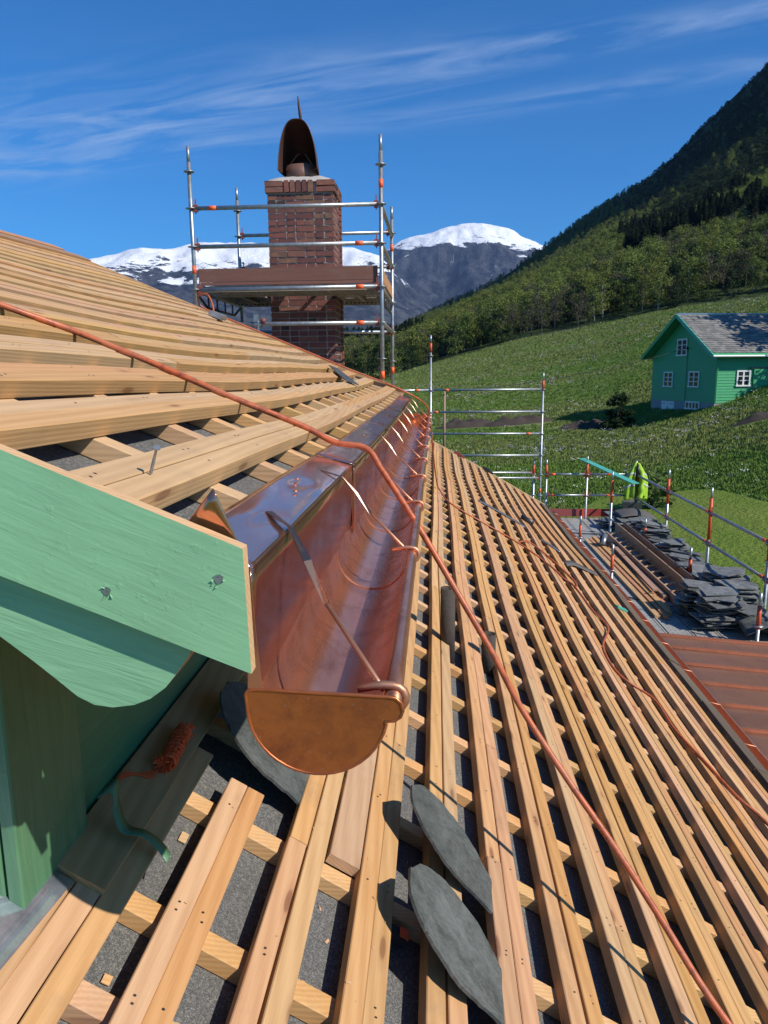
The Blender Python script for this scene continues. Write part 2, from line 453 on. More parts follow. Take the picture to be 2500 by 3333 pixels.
def spline(pts, per=8):
    p = [Vector(q) for q in pts]; out = []
    for i in range(len(p) - 1):
        a, b, c, d = p[max(i - 1, 0)], p[i], p[i + 1], p[min(i + 2, len(p) - 1)]
        for k in range(per):
            t = k / per
            out.append(.5 * ((2 * b) + (c - a) * t + (2 * a - 5 * b + 4 * c - d) * t * t + (3 * b - a - 3 * c + d) * t ** 3))
    out.append(p[-1]); return out

# ------------------------------------------------------------------ the house whose roof is being laid
PL, HL = rad(29.7), -1.08
PU, HU = rad(22.5), -.28
nL = Vector((math.sin(PL), 0, math.cos(PL))); sL = Vector((math.cos(PL), 0, -math.sin(PL)))
nU = Vector((math.sin(PU), 0, math.cos(PU))); sU = Vector((math.cos(PU), 0, -math.sin(PU)))
YV = 7.0        # far verge of the upper roof
YL = 13.3       # far verge of the lower roof
def RL(t, Y, d=0.0):
    w = 0.0
    if Y > 2.5:
        k = min(1, (Y - 2.5) / 3)
        w = k * (.011 * math.sin(Y * .95 + .4) + .006 * math.sin(Y * 2.1 + t * 1.1) + .008 * math.sin(t * 2.3 + Y * .3))
    p = sL * t + nL * (HL + d + w); return Vector((p.x, Y, p.z))
def RU(t, Y, d=0.0):
    w = -.030 * math.sin(math.pi * min(max((Y - .83) / 6.17, 0), 1)) + .006 * math.sin(Y * 2.0 + t * 1.7) * min(1, max(0, Y - 1.2))
    w -= .012 * math.exp(-((t + .75) / .5) ** 2) * min(1, max(0, Y - 3) / 3)
    p = sU * t + nU * (HU + d + w); return Vector((p.x, Y, p.z))

def sweep(pos, prof, ys):
    """prof: closed 2-D outline; pos(a, b, y) -> point; swept over ys with end caps"""
    n = len(prof); mb = MB()
    vs = [pos(a, b, y) for y in ys for a, b in prof]
    fs = [(i * n + j, i * n + (j + 1) % n, (i + 1) * n + (j + 1) % n, (i + 1) * n + j) for i in range(len(ys) - 1) for j in range(n)]
    fs += [tuple(range(n - 1, -1, -1)), tuple((len(ys) - 1) * n + j for j in range(n))]
    mb.add(vs, fs); return mb
def chbox(a0, a1, b0, b1, c=.0022):
    return [(a0 + c, b0), (a1 - c, b0), (a1, b0 + c), (a1, b1 - c), (a1 - c, b1), (a0 + c, b1), (a0, b1 - c), (a0, b0 + c)]
def frange(a, b, st):
    n = max(1, int(math.ceil((b - a) / st))); return [a + (b - a) * i / n for i in range(n + 1)]
def batten(RF, t0, t1, Y0, Y1, parent, mat, top=0.0, th=.036, name='batten'):
    jt, ja, jd = rr(-.0012, .0012), rr(-.003, .003), rr(-.002, .002)
    L = Y1 - Y0
    def pos(a, b, y):
        u = (y - Y0) / L
        return RF(a + jt + ja * math.sin(math.pi * u), y, b + jd)
    return sweep(pos, chbox(t0, t1, top - th, top), frange(Y0, Y1, .34)).build(name, mat, parent)
def counter(RF, Y0, w, t0, t1, parent, mat, top=-.036, th=.036):
    sk = rr(-.008, .008)
    def pos(a, b, t): return RF(t, a + sk * (t - t0), b)
    return sweep(pos, chbox(Y0, Y0 + w, top - th, top), frange(t0, t1, .35)).build('counter_batten', mat, parent)

house = thing('timber_house', 'green timber house with its roofs stripped to new pine battens and felt', 'house', (-1, 5, -5.2))
# felt underlay of the lower roof: the strip under the dormer eave and the whole plane beyond the dormer
mb = MB()
def rl_sheet(t0, t1, y0, y1, d, nt, ny, mi=0):
    mb.grid(lambda u, v: RL(t0 + (t1 - t0) * u, y0 + (y1 - y0) * v, d), nt, ny, mi)
rl_sheet(-.30, 2.88, .05, YV + .3, -.073, 8, 30)
rl_sheet(-3.6, 2.88, YV + .304, YL, -.073, 12, 26)
rl_sheet(-.30, 2.88, .05, YL, -.16, 2, 2)
lower = mb.build('lower_roof', M['felt'], house, True)
lower['label'] = 'lower roof slope of grey felt under rows of paired pine battens'
NAIL = MB()
def nails(RF, t, Y, mbn):
    for k in (-.009, .010):
        p = RF(t + rr(-.004, .004), Y + .024 + k + rr(-.004, .004), .0012)
        q = RF(t + .0045, Y + .024 + k, .0012)
        a = rr(0, 3)
        if random.random() < .35: continue
        s1 = .0023
        ax = sL if RF is RL else sU
        u, v = ax * s1, Vector((0, s1 * .8, 0))
        mbn.add([p - u - v, p + u - v, p + u + v, p - u + v], [(0, 1, 2, 3)])
CB = [.955, 1.165, 1.505]
while CB[-1] < YL - .45: CB.append(CB[-1] + .341 + rr(-.006, .006))
for i, y in enumerate([.28, .62] + CB):
    counter(RL, y, .048, -.175 if y < YV else -3.5, 2.81, lower, M['pine_x'])
def pair(RF, t0, Y0, Y1, parent, mat, w=.0455, gap=.0035, n=2, joints=None, CBs=CB, mbn=NAIL, nl_max=7.0):
    for k in range(n):
        a = t0 + k * (w + gap)
        cuts = [Y0]; y = Y0 + (joints[k] if joints else rr(1.2, 4.2))
        while y < Y1 - .7:
            cb = min(CBs, key=lambda c: abs(c + .024 - y)); cuts.append(cb + .024); y += rr(3.0, 4.6)
        cuts.append(Y1)
        for a0, b0 in zip(cuts[:-1], cuts[1:]):
            batten(RF, a, a + w, a0 + .0012, b0 - .0012, parent, mat)
        for c in CBs:
            if Y0 < c < min(Y1, nl_max): nails(RF, a + w / 2, c, mbn)
PT = [.050 + .1845 * i for i in range(15)]
for i, t in enumerate(PT):
    if i == 0:
        pair(RL, t, .12, 1.62, lower, M['pine'], joints=(3, 3)); pair(RL, t, 2.02, YL, lower, M['pine'])
    else:
        pair(RL, t, .12, YL, lower, M['pine'], joints=(1.41, 3.6) if i == 1 else None)
# the near three-board band beside the wall and the wide board along it
for k, (a, b, y0, y1) in enumerate(((-.165, -.113, .12, 1.125), (-.110, -.062, .12, 1.165), (-.059, -.012, .12, 1.66))):
    batten(RL, a, b, y0, y1, lower, M['pine'], top=.001)
batten(RL, -.170, -.058, 1.128, 6.9, lower, M['ply'], top=.012, th=.016, name='wall_board')
batten(RL, .340, .428, 1.555, 4.2, lower, M['wide'], top=-.008, th=.026, name='wide_board')
NAIL.build('nail', M['steel_dark'], lower)['kind'] = 'stuff'
# far verge board and eave boards of the lower roof
def verge(RF, Y, t0, t1, parent, mat, top=.012, th=.07, w=.06):
    return sweep(lambda a, b, t: RF(t, a, b), chbox(Y, Y + w, top - th, top), frange(t0, t1, .3)).build('verge_board', mat, parent)
verge(RL, YL, -.1, 2.9, lower, M['pine_end'])
y = 1.0
while y < YL - .1:
    y1 = min(y + rr(.75, 1.0), YL)
    batten(RL, 2.815, 2.925, y + .004, y1 - .004, lower, M['eave'], top=.006 + rr(-.004, .004), th=.05, name='eave_board'); y = y1

# --- upper (dormer) roof
mb = MB()
mb.grid(lambda u, v: RU(-3.4 + 3.19 * u, .852 + (YV - .852) * v, -.073), 10, 24)
mb.grid(lambda u, v: RU(-3.4 + 3.17 * u, .852 + (YV - .852) * v, -.11), 10, 24)
upper = mb.build('upper_roof', M['felt'], house, True)
upper['label'] = 'upper roof slope with wavy pine battens falling to the copper gutter'
UNAIL = MB()
UCB = [.875, 1.24]
while UCB[-1] < YV - .3: UCB.append(UCB[-1] + .333 + rr(-.008, .008))
for y in UCB: counter(RU, y, .048, -3.35, -.205, upper, M['pine_x'])
UT = [-.28, -.495] + [-.672 - .1755 * i for i in range(16)]
for i, t in enumerate(UT):
    pair(RU, t - .0945, .853, YV - .01, upper, M['pine_up'], CBs=UCB, mbn=UNAIL, nl_max=4, joints=(2.6, 1.25) if i == 0 else None)
UNAIL.build('nail', M['steel_dark'], upper)['kind'] = 'stuff'
verge(RU, YV - .02, -3.42, -.20, upper, M['pine_end'], top=.010, th=.10, w=.05)
# ridge: boards and a leftover lead strip at the near end
batten(RU, -3.50, -3.36, 3.2, YV, upper, M['old_y'], top=.02, th=.05, name='ridge_board')
batten(RU, -3.64, -3.52, 5.6, YV - .2, upper, M['plank_y'], top=.03, th=.03, name='ridge_board')
sweep(lambda a, b, y: RU(a, y, b), chbox(-3.50, -3.30, .022, .032), frange(3.0, 5.2, .4)).build('ridge_flashing', M['zinc'], upper)
# back slope so the roof closes
mb = MB()
pr_ = RU(-3.5, 4, -.04)
mb.add([(pr_.x, .85, pr_.z), (pr_.x, YV, pr_.z), (pr_.x - 3.3, YV, pr_.z - 1.5), (pr_.x - 3.3, .85, pr_.z - 1.5)], [(0, 1, 2, 3)])
mb.build('back_slope', M['felt'], house)

# barge board (green, raw sawn edges) with two torn screw holes
def xz(pts, y): return [Vector((x, y, z)) for x, z in pts]
mb = MB()
bt0 = Vector((-.224, .83, -.2014)); sl_ = -math.tan(rad(22.5))
XL = -1.9
mb.prism(xz([(XL, bt0.z + (XL + .224) * sl_), (-.2245, -.2014), (-.2205, -.357), (XL, -.3568 + (XL + .222) * sl_ * .955)][::-1], .83), (0, .021, 0), 0, 1)
barge = weighted(mb.build('barge_board', [M['green'], M['pine_end']], house))
bv = barge.modifiers.new('bevel', 'BEVEL'); bv.width = .003; bv.segments = 1; bv.limit_method = 'ANGLE'
barge['label'] = 'green painted barge board with raw sawn top edge'
for x, z, r in ((-.393, -.255, .0055), (-.255, -.2385, .006)):
    mb = MB()
    mb.prism([Vector((x + r * math.cos(a) * (1 + .25 * math.sin(3 * a)), .8305, z + r * math.sin(a))) for a in [2 * math.pi * k / 12 for k in range(12)]], (0, -.0012, 0))
    sc_ = mb.build('screw_head', M['steel'], barge)
    mb = MB()
    for k in range(9):
        a = rr(0, 6.28); q = Vector((x + r * 1.0 * math.cos(a), .8296, z + r * 1.1 * math.sin(a)))
        mb.add([q, q + Vector((rr(-.003, .003), -.0028, rr(-.005, .002))), q + Vector((rr(-.004, .004), -.001, rr(-.006, -.002)))], [(0, 1, 2)])
    mb.build('torn_paint', M['green_old'], barge)
# scrolled board behind it
scr = [(-.302, -.341), (-.323, -.370), (-.337, -.387), (-.357, -.402), (-.379, -.411), (-.407, -.415), (-.431, -.412), (-.452, -.401), (-.477, -.379), (-.505, -.355), (-.545, -.323), (-.60, -.283), (-.70, -.225), (-.90, -.14), (-1.9, .26)]
top = [(-1.9, .44), (-.285, -.225)]
mb = MB(); mb.prism(xz(scr + top, .8515), (0, .048, 0), 0, 1)
sb = weighted(mb.build('scroll_board', [M['green_old'], M['pine_end']], house)); sb['label'] = 'green scrolled gable board with cracked paint'
# gable wall, corner board and the clad side wall
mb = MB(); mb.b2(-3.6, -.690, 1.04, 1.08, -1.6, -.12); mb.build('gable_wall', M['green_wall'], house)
for k in range(9):
    x1 = -.693 - k * .115
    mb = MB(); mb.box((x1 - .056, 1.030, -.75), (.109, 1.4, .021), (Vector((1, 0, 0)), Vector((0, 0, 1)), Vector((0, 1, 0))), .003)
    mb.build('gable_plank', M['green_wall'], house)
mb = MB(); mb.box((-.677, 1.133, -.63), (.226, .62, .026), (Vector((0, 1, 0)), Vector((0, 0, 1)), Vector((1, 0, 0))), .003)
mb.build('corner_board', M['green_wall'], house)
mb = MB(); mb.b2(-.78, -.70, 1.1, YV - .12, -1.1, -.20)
swall = mb.build('side_wall', M['green_wall_shade_y'], house)
z = -.93
while z < -.28:
    mb = MB()
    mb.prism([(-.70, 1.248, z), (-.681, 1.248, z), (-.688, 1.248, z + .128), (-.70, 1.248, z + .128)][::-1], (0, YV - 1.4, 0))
    mb.build('cladding_plank', M['green_wall_shade_y'], swall); z += .128
# soffit, fascia behind the gutter and rafter feet
sweep(lambda a, b, y: RU(a, y, b), [(-.75, -.155), (-.222, -.155), (-.222, -.135), (-.75, -.135)], frange(.902, YV, .5)).build('soffit', M['green_wall_shade_y'], house)
mb = MB(); mb.b2(-.262, -.240, .8525, YV - .02, -.352, -.27); mb.build('fascia_board', M['old_y'], house)
# zinc flashing sheet at the foot of the gable
mb = MB()
mb.grid(lambda u, v: RL(-.42 + .275 * u + .03 * v, .62 + .50 * v, .006 + .016 * math.sin(u * 3.1) * (1 - v) + (.05 * (1 - u) ** 2) * v), 8, 8)
solid(mb.build('foot_flashing', M['flash'], house, True), .0015)
# broken end of the wall board, brown paper and bare wood showing
mb = MB(); mb.box((-.672, 1.19, -.83), (.004, .045, .09), (Vector((1, 0, 0)), Vector((0, 1, .1)).normalized(), Vector((0, -.1, 1)).normalized()))
mb.build('bare_wood_patch', M['ply'], house)

# ------------------------------------------------------------------ copper gutter
gut = thing('copper_gutter', 'long new copper gutter with half-round end cap along the upper eave', 'gutter', (-.15, .87, -.5))
def sag(Y): return -.026 * math.sin(math.pi * min(max((Y - .83) / 6.17, 0), 1))
GC, GR = (-.148, -.418), .086
GY0, GY1 = .872, 7.25
prof = [(-.238, -.355)] + [(GC[0] + GR * math.cos(a), GC[1] + GR * math.sin(a)) for a in [math.pi + math.pi * k / 18 for k in range(19)]] + [(-.0605, -.408)]
ysg = frange(GY0, GY1, .16)
mb = MB()
n = len(prof)
vs = [(x, y, z + sag(y) * .5 + .0012 * fn(x * 9, y * 2.2, z * 9)) for y in ysg for x, z in prof]
mb.add(vs, [(i * n + j, i * n + j + 1, (i + 1) * n + j + 1, (i + 1) * n + j) for i in range(len(ysg) - 1) for j in range(n - 1)])
solid(mb.build('trough', M['copper_trough'], gut, True), .0014)
mb = MB(); mb.tube([(-.0535, y, -.4175 + sag(y) * .5) for y in ysg], .0125, 14); mb.build('rolled_bead', M['copper_trough'], gut, True)
# stop ends
def stop_end(Y, name):
    pts = [(-.2395, -.400)] + [(GC[0] + (GR + .004) * math.cos(a), GC[1] + (GR + .004) * math.sin(a)) for a in [math.pi * 1.03 + math.pi * .90 * k / 20 for k in range(21)]]
    pts += [(-.062, -.4335), (-.050, -.4325), (-.042, -.427), (-.0388, -.418), (-.041, -.408), (-.048, -.4015), (-.058, -.400), (-.15, -.3965), (-.228, -.3935), (-.236, -.3950)]
    mb = MB(); mb.prism([Vector((x, Y - .005, z + sag(Y) * .5)) for x, z in pts][::-1], (0, .006, 0)); o = mb.build(name, M['copper_cap'], gut)
    mb = MB(); mb.tube([Vector((x, Y - .0045, z + sag(Y) * .5)) for x, z in pts + pts[:1]], .0022, 6, False); mb.build('rim', M['copper_cap'], o, True)
    return o
stop_end(GY0, 'end_cap')['label'] = 'half-round brown copper end cap with pale spots'
stop_end(GY1, 'end_cap')
# apron sheets: a slope lying on the counter battens, folded down into the trough
cuts = [.868, 2.03, 3.55, 5.10, YV + .12]
for i, (ya, yb) in enumerate(zip(cuts[:-1], cuts[1:])):
    tw = rr(-.004, .004)
    lift = .003 * (i % 2)
    ys = frange(ya - (.02 if i else 0), yb, .035)
    def apr2(u, y):   # u 0 upslope edge .. 1 fold
        up_ = RU(-.220, y, -.0305); fold = Vector((-.226, y, -.2355 + sag(y)))
        p = up_.lerp(fold, u); k = math.sin(math.pi * u)
        dent = (.0009 * fn(y * 5.0 + i * 3, u * 2.6, .3) + .0024 * math.exp(-((y - 1.50) / .05) ** 2) * math.cos(u * 7) + .0018 * math.exp(-((y - 1.12) / .06) ** 2) * math.sin(u * 6)) * (.15 + k)
        return p + nU * (dent + lift)
    mb = MB()
    nu_ = 10
    vs = [apr2(j / nu_, y) for y in ys for j in range(nu_ + 1)]
    mb.add(vs, [(a * (nu_ + 1) + j, a * (nu_ + 1) + j + 1, (a + 1) * (nu_ + 1) + j + 1, (a + 1) * (nu_ + 1) + j) for a in range(len(ys) - 1) for j in range(nu_)])
    ap = solid(mb.build('apron_sheet', M['copper_apron'], gut, True), .0012)
    mb = MB()
    nz = 8
    vs = [(-.2262 - .010 * (j / nz) + lift * 1.2 + (.0028 * fn(y * 3.3 + 9 * i, j * .5, 2.1) + .0022 * math.sin(max(0, 1 - abs(y - yb) / .12) * 2.5)) * math.sin(math.pi * (.08 + .9 * j / nz)), y, -.2362 + sag(y) - .205 * j / nz) for y in ys for j in range(nz + 1)]
    mb.add(vs, [(a * (nz + 1) + j, a * (nz + 1) + j + 1, (a + 1) * (nz + 1) + j + 1, (a + 1) * (nz + 1) + j) for a in range(len(ys) - 1) for j in range(nz)])
    solid(mb.build('fascia_sheet', M['copper_fascia'], gut, True), .0012)
    if i:   # dark open lap between two sheets
        mb = MB(); mb.box((-.2235, ya - .004, -.335 + sag(ya)), (.004, .006, .18)); mb.build('lap_seam', M['copper_old'], gut)
# bent-up flap at the near end of the apron and the flange below it
mb = MB()
A_ = RU(-.220, .868, -.030); C_ = Vector((-.226, .868, -.2355))
mb.grid(lambda u, v: A_.lerp(C_, u) + nU * (.075 * v * (1 - u)) + Vector((.03 * v * (1 - u), -.014 * v * (1 - u), 0)), 8, 6)
solid(mb.build('apron_flap', M['copper_fascia'], gut, True), .0012)
mb = MB()
mb.add([(-.2265, .8665, -.236), (-.2365, .8685, -.398), (-.2170, .8675, -.394), (-.2215, .8665, -.33)], [(0, 1, 2, 3)])
solid(mb.build('end_flange', M['copper_edge'], gut), .0012)
# brackets: strap over the apron, twisted into a rod that hooks round the bead
def bracket(Y, skew, i):
    root = MB()
    s0 = RU(-.165, Y + skew + .03, -.024); s1 = Vector((-.221, Y + skew * .8, -.230 + sag(Y))); s2 = Vector((-.185, Y + skew * .55, -.268 + sag(Y)))
    s3 = Vector((-.150, Y + skew * .34, -.318 + sag(Y) * .8)); s4 = Vector((-.075, Y + skew * .04, -.398 + sag(Y) * .5)); s5 = Vector((-.066, Y, -.408 + sag(Y) * .5))
    wdt, th = (.0062 if i == 0 else .0030), .0012
    vs = []
    for p, q, tw in ((s0, s1, 0), (s1, s2, .1), (s2, s3, .9), (s3, s4, 1.5)):
        d = (q - p).normalized(); side = Vector((0, 1, 0)); side = (side - d * side.dot(d)).normalized(); nn = d.cross(side)
        si = side * math.cos(tw) + nn * math.sin(tw); ni = d.cross(si)
        w_ = wdt if tw < 1 else .004
        vs += [p + si * w_ + ni * th, p - si * w_ + ni * th, p - si * w_ - ni * th, p + si * w_ - ni * th]
    root.add(vs, [(4 * a + j, 4 * a + (j + 1) % 4, 4 * a + 4 + (j + 1) % 4, 4 * a + 4 + j) for a in range(3) for j in range(4)] + [(3, 2, 1, 0), (12, 13, 14, 15)])
    b = root.build('bracket', M['copper_strap'], gut)
    mb = MB(); mb.tube([s3, s4, s5], [.0032, .0038, .0038], 8); mb.build('rod', M['copper_rod'], b, True)
    zc = -.4175 + sag(Y) * .5
    mb = MB()
    mb.tube([Vector((-.100, Y - .002, zc + .012)), Vector((-.066, Y, zc + .0172))] + [Vector((-.0535 + .0165 * math.cos(a), Y, zc + .0165 * math.sin(a))) for a in [math.pi * .5 - math.pi * 1.35 * k / 9 for k in range(10)]], .0050 if i else .0062, 6)
    mb.build('clip', M['copper_rod'], b, True)
    mb = MB(); mb.tube([Vector((GC[0] + (GR - .0016) * math.cos(a), Y, GC[1] + sag(Y) * .5 + (GR - .0016) * math.sin(a))) for a in [math.pi + math.pi * k / 14 for k in range(15)]], .0016, 5); mb.build('seat_wire', M['copper_old'], b)
    return b
for i, Y in enumerate([.905, 1.70, 2.36, 3.0, 3.62, 4.25, 4.88, 5.52, 6.15, 6.80]): bracket(Y, .24 if i == 0 else .03, i)
# small rivets on the apron
for (u, y) in ((.55, 1.40), (.35, 1.53), (.5, 2.9), (.5, 4.3)):
    p = RU(-.220, y, -.03).lerp(Vector((-.226, y, -.2355 + sag(y))), u) + nU * .003
    mb = MB(); mb.tube([p, p + nU * .003], [.005, .003], 8); mb.build('rivet', M['copper_edge'], gut, True)

# ------------------------------------------------------------------ the land: polar tables round the house (k = tan of azimuth east of +Y)
KC = [-3, -.2133, -.0477, .0121, .0686, .1137, .1859, .2300, .2747, .3298, .4192, .60, 1.0, 4.0]
RC = [4, 18, 30, 45, 62, 90, 130, 205]
ZC = {4: [-5.4] * 14, 18: [-5.4, -5.4, -5.4, -5.4, -5.35, -5.3, -5.25, -5.2, -5.2, -5.2, -5.2, -5.2, -5.2, -5.4],
      30: [-5.6, -5.5, -5.4, -5.35, -5.3, -5.25, -5.15, -5.1, -5.05, -4.95, -4.8, -4.6, -4.6, -5.2],
      45: [-6, -5.6, -5.3, -5.2, -5.1, -5.05, -4.95, -4.85, -4.7, -4.3, -3.25, -2.4, -2.2, -5],
      62: [-6.4, -5.6, -5.1, -4.95, -4.8, -4.7, -4.55, -4.5, -4.25, -3.25, -1.25, .2, .5, -5],
      90: [-7, -5.2, -4.5, -4.0, -3.4, -3.0, -2.2, -1.4, -.5, .7, 2.6, 4, 4.5, -4],
      130: [-8, -3.8, -2.8, -1.5, -.2, .8, 2.6, 4.2, 5.8, 7.6, 10, 12, 13, -3]}
KB = [.0] * 14
BT = [-.03, -.0037, -.0008, .0158, .0302, .0424, .0533, .0617, .0701, .0769, .0832, .09, .09, -.01]
ZC[205] = [205 * b for b in BT]
NK = [-3, -.2128, -.0476, .0131, .0726, .1311, .1782, .2001, .2672, .3295, .4089, .6, 1.0, 2.0, 4]
NT_ = [.0, .0102, .0248, .0498, .0761, .0976, .1204, .1317, .1526, .1714, .1971, .25, .27, .12, 0]
MK = [-3, -.2127, -.1006, -.0405, .0029, .0461, .0883, .1380, .1707, .2188, .2595, .2953, .3302, .3628, .3965, .4614, .60, .80, 1.05, 1.4, 2.0, 4.0]
MT = [.0, .0141, .0312, .0602, .0804, .0985, .1204, .1531, .1751, .2036, .2228, .2492, .2824, .3081, .3342, .4000, .56, .80, .92, .74, .35, .0]
def sstep(x): x = min(max(x, 0), 1); return x * x * (3 - 2 * x)
def ground(X, Y):
    r = math.hypot(X, Y); a = math.atan2(X, Y)
    k = math.tan(a) if abs(a) < 1.32 else (4.0 if a > 0 else -3.0)
    if abs(a) > 1.32: k = 4.0 if a > 0 else -3.0
    k = min(max(k, -3), 4)
    if r <= 205:
        i = 0
        while i < len(RC) - 2 and r > RC[i + 1]: i += 1
        f = (r - RC[i]) / (RC[i + 1] - RC[i]); f = min(max(f, 0), 1)
        z = np.interp(k, KC, ZC[RC[i]]) * (1 - f) + np.interp(k, KC, ZC[RC[i + 1]]) * f
        if r > 20: z += .22 * min(1, (r - 20) / 30) * fn(X * .07, Y * .07, 3) + .07 * fn(X * .3, Y * .3, 5)
        return float(z)
    b = np.interp(k, KC, BT) * 205; nn = np.interp(k, NK, NT_) * 420; mm = np.interp(k, MK, MT) * 1100
    if r <= 420: z = b + (nn - b) * ((r - 205) / 215) ** .92
    elif r <= 1100: z = nn + (mm - nn) * ((r - 420) / 680) ** 1.05
    else: z = mm - (r - 1100) * .35
    amp = min(1, (r - 205) / 400)
    z += amp * (9 * fn(X * .006, Y * .006, 1) * min(1, max(0, nn) / 30) + 5 * fn(X * .018, Y * .018, 2) * min(1, max(0, nn) / 30)) * (1 if r < 1000 else max(0, 1 - (r - 1000) / 100))
    return float(z)

azs = [rad(v) for v in np.concatenate([np.arange(-180, -36, 6), np.arange(-36, 38, .5), np.arange(38, 80, 2), np.arange(80, 181, 6)])]
def polar_mesh(rs, sink=0.0):
    mb = MB(); na = len(azs)
    for r in rs:
        for a in azs:
            X, Y = r * math.sin(a), r * math.cos(a); mb.v.append((X, Y, ground(X, Y) + sink))
    mb.f = [(i * na + j, i * na + j + 1, (i + 1) * na + j + 1, (i + 1) * na + j) for i in range(len(rs) - 1) for j in range(na - 1)]
    mb.m = [0] * len(mb.f); return mb

def meadow_mat(name, g0, g1, dry, pale, palef=.5):
    t = NT(name); c = t.coord('Object')
    a = t.noise(c, .09, 5, .6, .4); b = t.noise(c, .9, 5, .7); d = t.noise(c, 7, 3, .7)
    col = t.mix(t.ramp(b, [(.35, 0), (.66, 1)]), g0, g1)
    col = t.mix(t.math('MULTIPLY', t.ramp(a, [(.44, 0), (.64, 1)]), .75), col, dry)
    st = t.noise(t.map(c, (.05, .13, .1), (0, 0, rad(12))), 1, 6, .7, .5)
    fl = t.math('MULTIPLY', t.ramp(st, [(.52, 0), (.66, 1)]), t.ramp(d, [(.45, .1), (.62, 1)]))
    col = t.mix(t.math('MULTIPLY', fl, palef), col, pale)
    t.bump(t.math('ADD', b, t.math('MULTIPLY', d, .6)), .9, .25)
    return t.fin(col, .8, spec=.15)
M['meadow'] = meadow_mat('meadow grass', (.085, .150, .024), (.115, .180, .034), (.170, .190, .055), (.30, .285, .24), .42)
M['lawn'] = meadow_mat('mown lawn', (.105, .165, .020), (.14, .195, .028), (.19, .20, .045), (.20, .21, .06), .2)
rs = [4, 8, 12, 16, 20] + list(np.geomspace(23, 205, 74))
g = tag(polar_mesh(rs).build('meadow', M['meadow'], None, True), 'sloping green hay meadow with pale flower patches', kind='structure')
mb = MB(); lk = list(np.linspace(.10, 1.1, 50)); lr = list(np.linspace(5, 1, 1))
def ledge(k): return 26.5 + 5.2 * sstep((k - .16) / .10) - 2.0 * sstep((k - .36) / .12) + .35 * math.sin(k * 40)
nn_ = 26
for k in lk:
    for j in range(nn_):
        r = 8 + (ledge(k) - 8) * j / (nn_ - 1); a = math.atan(k); X, Y = r * math.sin(a), r * math.cos(a)
        mb.v.append((X, Y, ground(X, Y) + .04))
mb.f = [(i * nn_ + j, (i + 1) * nn_ + j, (i + 1) * nn_ + j + 1, i * nn_ + j + 1) for i in range(len(lk) - 1) for j in range(nn_ - 1)]; mb.m = [0] * len(mb.f)
tag(mb.build('lawn', M['lawn'], None, True), 'yellow-green mown lawn beside the scaffold', kind='structure')

def hill_mat():
    t = NT('wooded hillside'); c = t.coord('Object')
    a = t.noise(c, .02, 5, .6); b = t.noise(c, .15, 5, .7)
    col = t.mix(t.ramp(a, [(.35, 0), (.65, 1)]), (.030, .055, .018), (.060, .080, .024))
    col = t.mix(t.ramp(b, [(.35, 0), (.7, 1)]), col, (.022, .036, .016))
    t.bump(b, 1.0, 3.0); return t.fin(col, .9, spec=.1)
M['hill'] = hill_mat()
rs2 = list(np.geomspace(203, 1100, 60)) + [1180, 1300, 1500, 2000]
tag(polar_mesh(rs2).build('mountain_slope', M['hill'], None, True), 'steep wooded mountain side rising to the right', kind='structure')

def snow_mat(name, line, spread, rock0=(.012, .015, .022), rock1=(.070, .073, .078)):
    t = NT(name); c = t.coord('Object')
    sp = t.n.new('ShaderNodeSeparateXYZ'); t.set(sp, 0, c)
    big = t.noise(c, .0022, 6, .62); med = t.noise(t.map(c, (.004, .004, .011)), 1, 7, .72, .6)
    geo = t.n.new('ShaderNodeNewGeometry'); sn = t.n.new('ShaderNodeSeparateXYZ'); t.set(sn, 0, geo.outputs['Normal'])
    h = t.math('DIVIDE', t.math('SUBTRACT', sp.outputs[2], line), spread)
    f = t.math('ADD', h, t.math('MULTIPLY', t.math('SUBTRACT', big, .5), 2.4))
    f = t.math('ADD', f, t.math('MULTIPLY', t.math('SUBTRACT', med, .5), 4.6))
    f = t.math('ADD', f, t.math('MULTIPLY', t.math('SUBTRACT', sn.outputs[2], .62), 1.2))
    snow = t.ramp(f, [(.42, 0), (.52, 1)])
    streak = t.noise(t.map(c, (.011, .011, .0022)), 1, 8, .75)
    rock = t.mix(t.ramp(streak, [(.42, 0), (.60, 1)]), rock0, rock1)
    gul = t.ramp(t.noise(t.map(c, (.016, .016, .0016)), 1, 6, .7, .8), [(.645, 0), (.68, 1)])
    rock = t.mix(t.math('MULTIPLY', gul, t.math('MULTIPLY', t.math('DIVIDE', sp.outputs[2], 1300, clamp=True), .55)), rock, (.6, .62, .66))
    veg = t.ramp(sp.outputs[2], [(0, 1), (1, 0)])
    low = t.math('SUBTRACT', 1, t.math('DIVIDE', sp.outputs[2], 420), clamp=True)
    rock = t.mix(t.math('MULTIPLY', low, .5), rock, (.05, .062, .03))
    col = t.mix(snow, rock, (.80, .82, .86))
    t.bump(t.math('ADD', med, streak), .8, 30.0)
    return t.fin(col, .8, spec=.2)
M['snow_left'] = snow_mat('snowy fell', 640, 210)
M['snow_dome'] = snow_mat('snow dome over cliffs', 1070, 150)
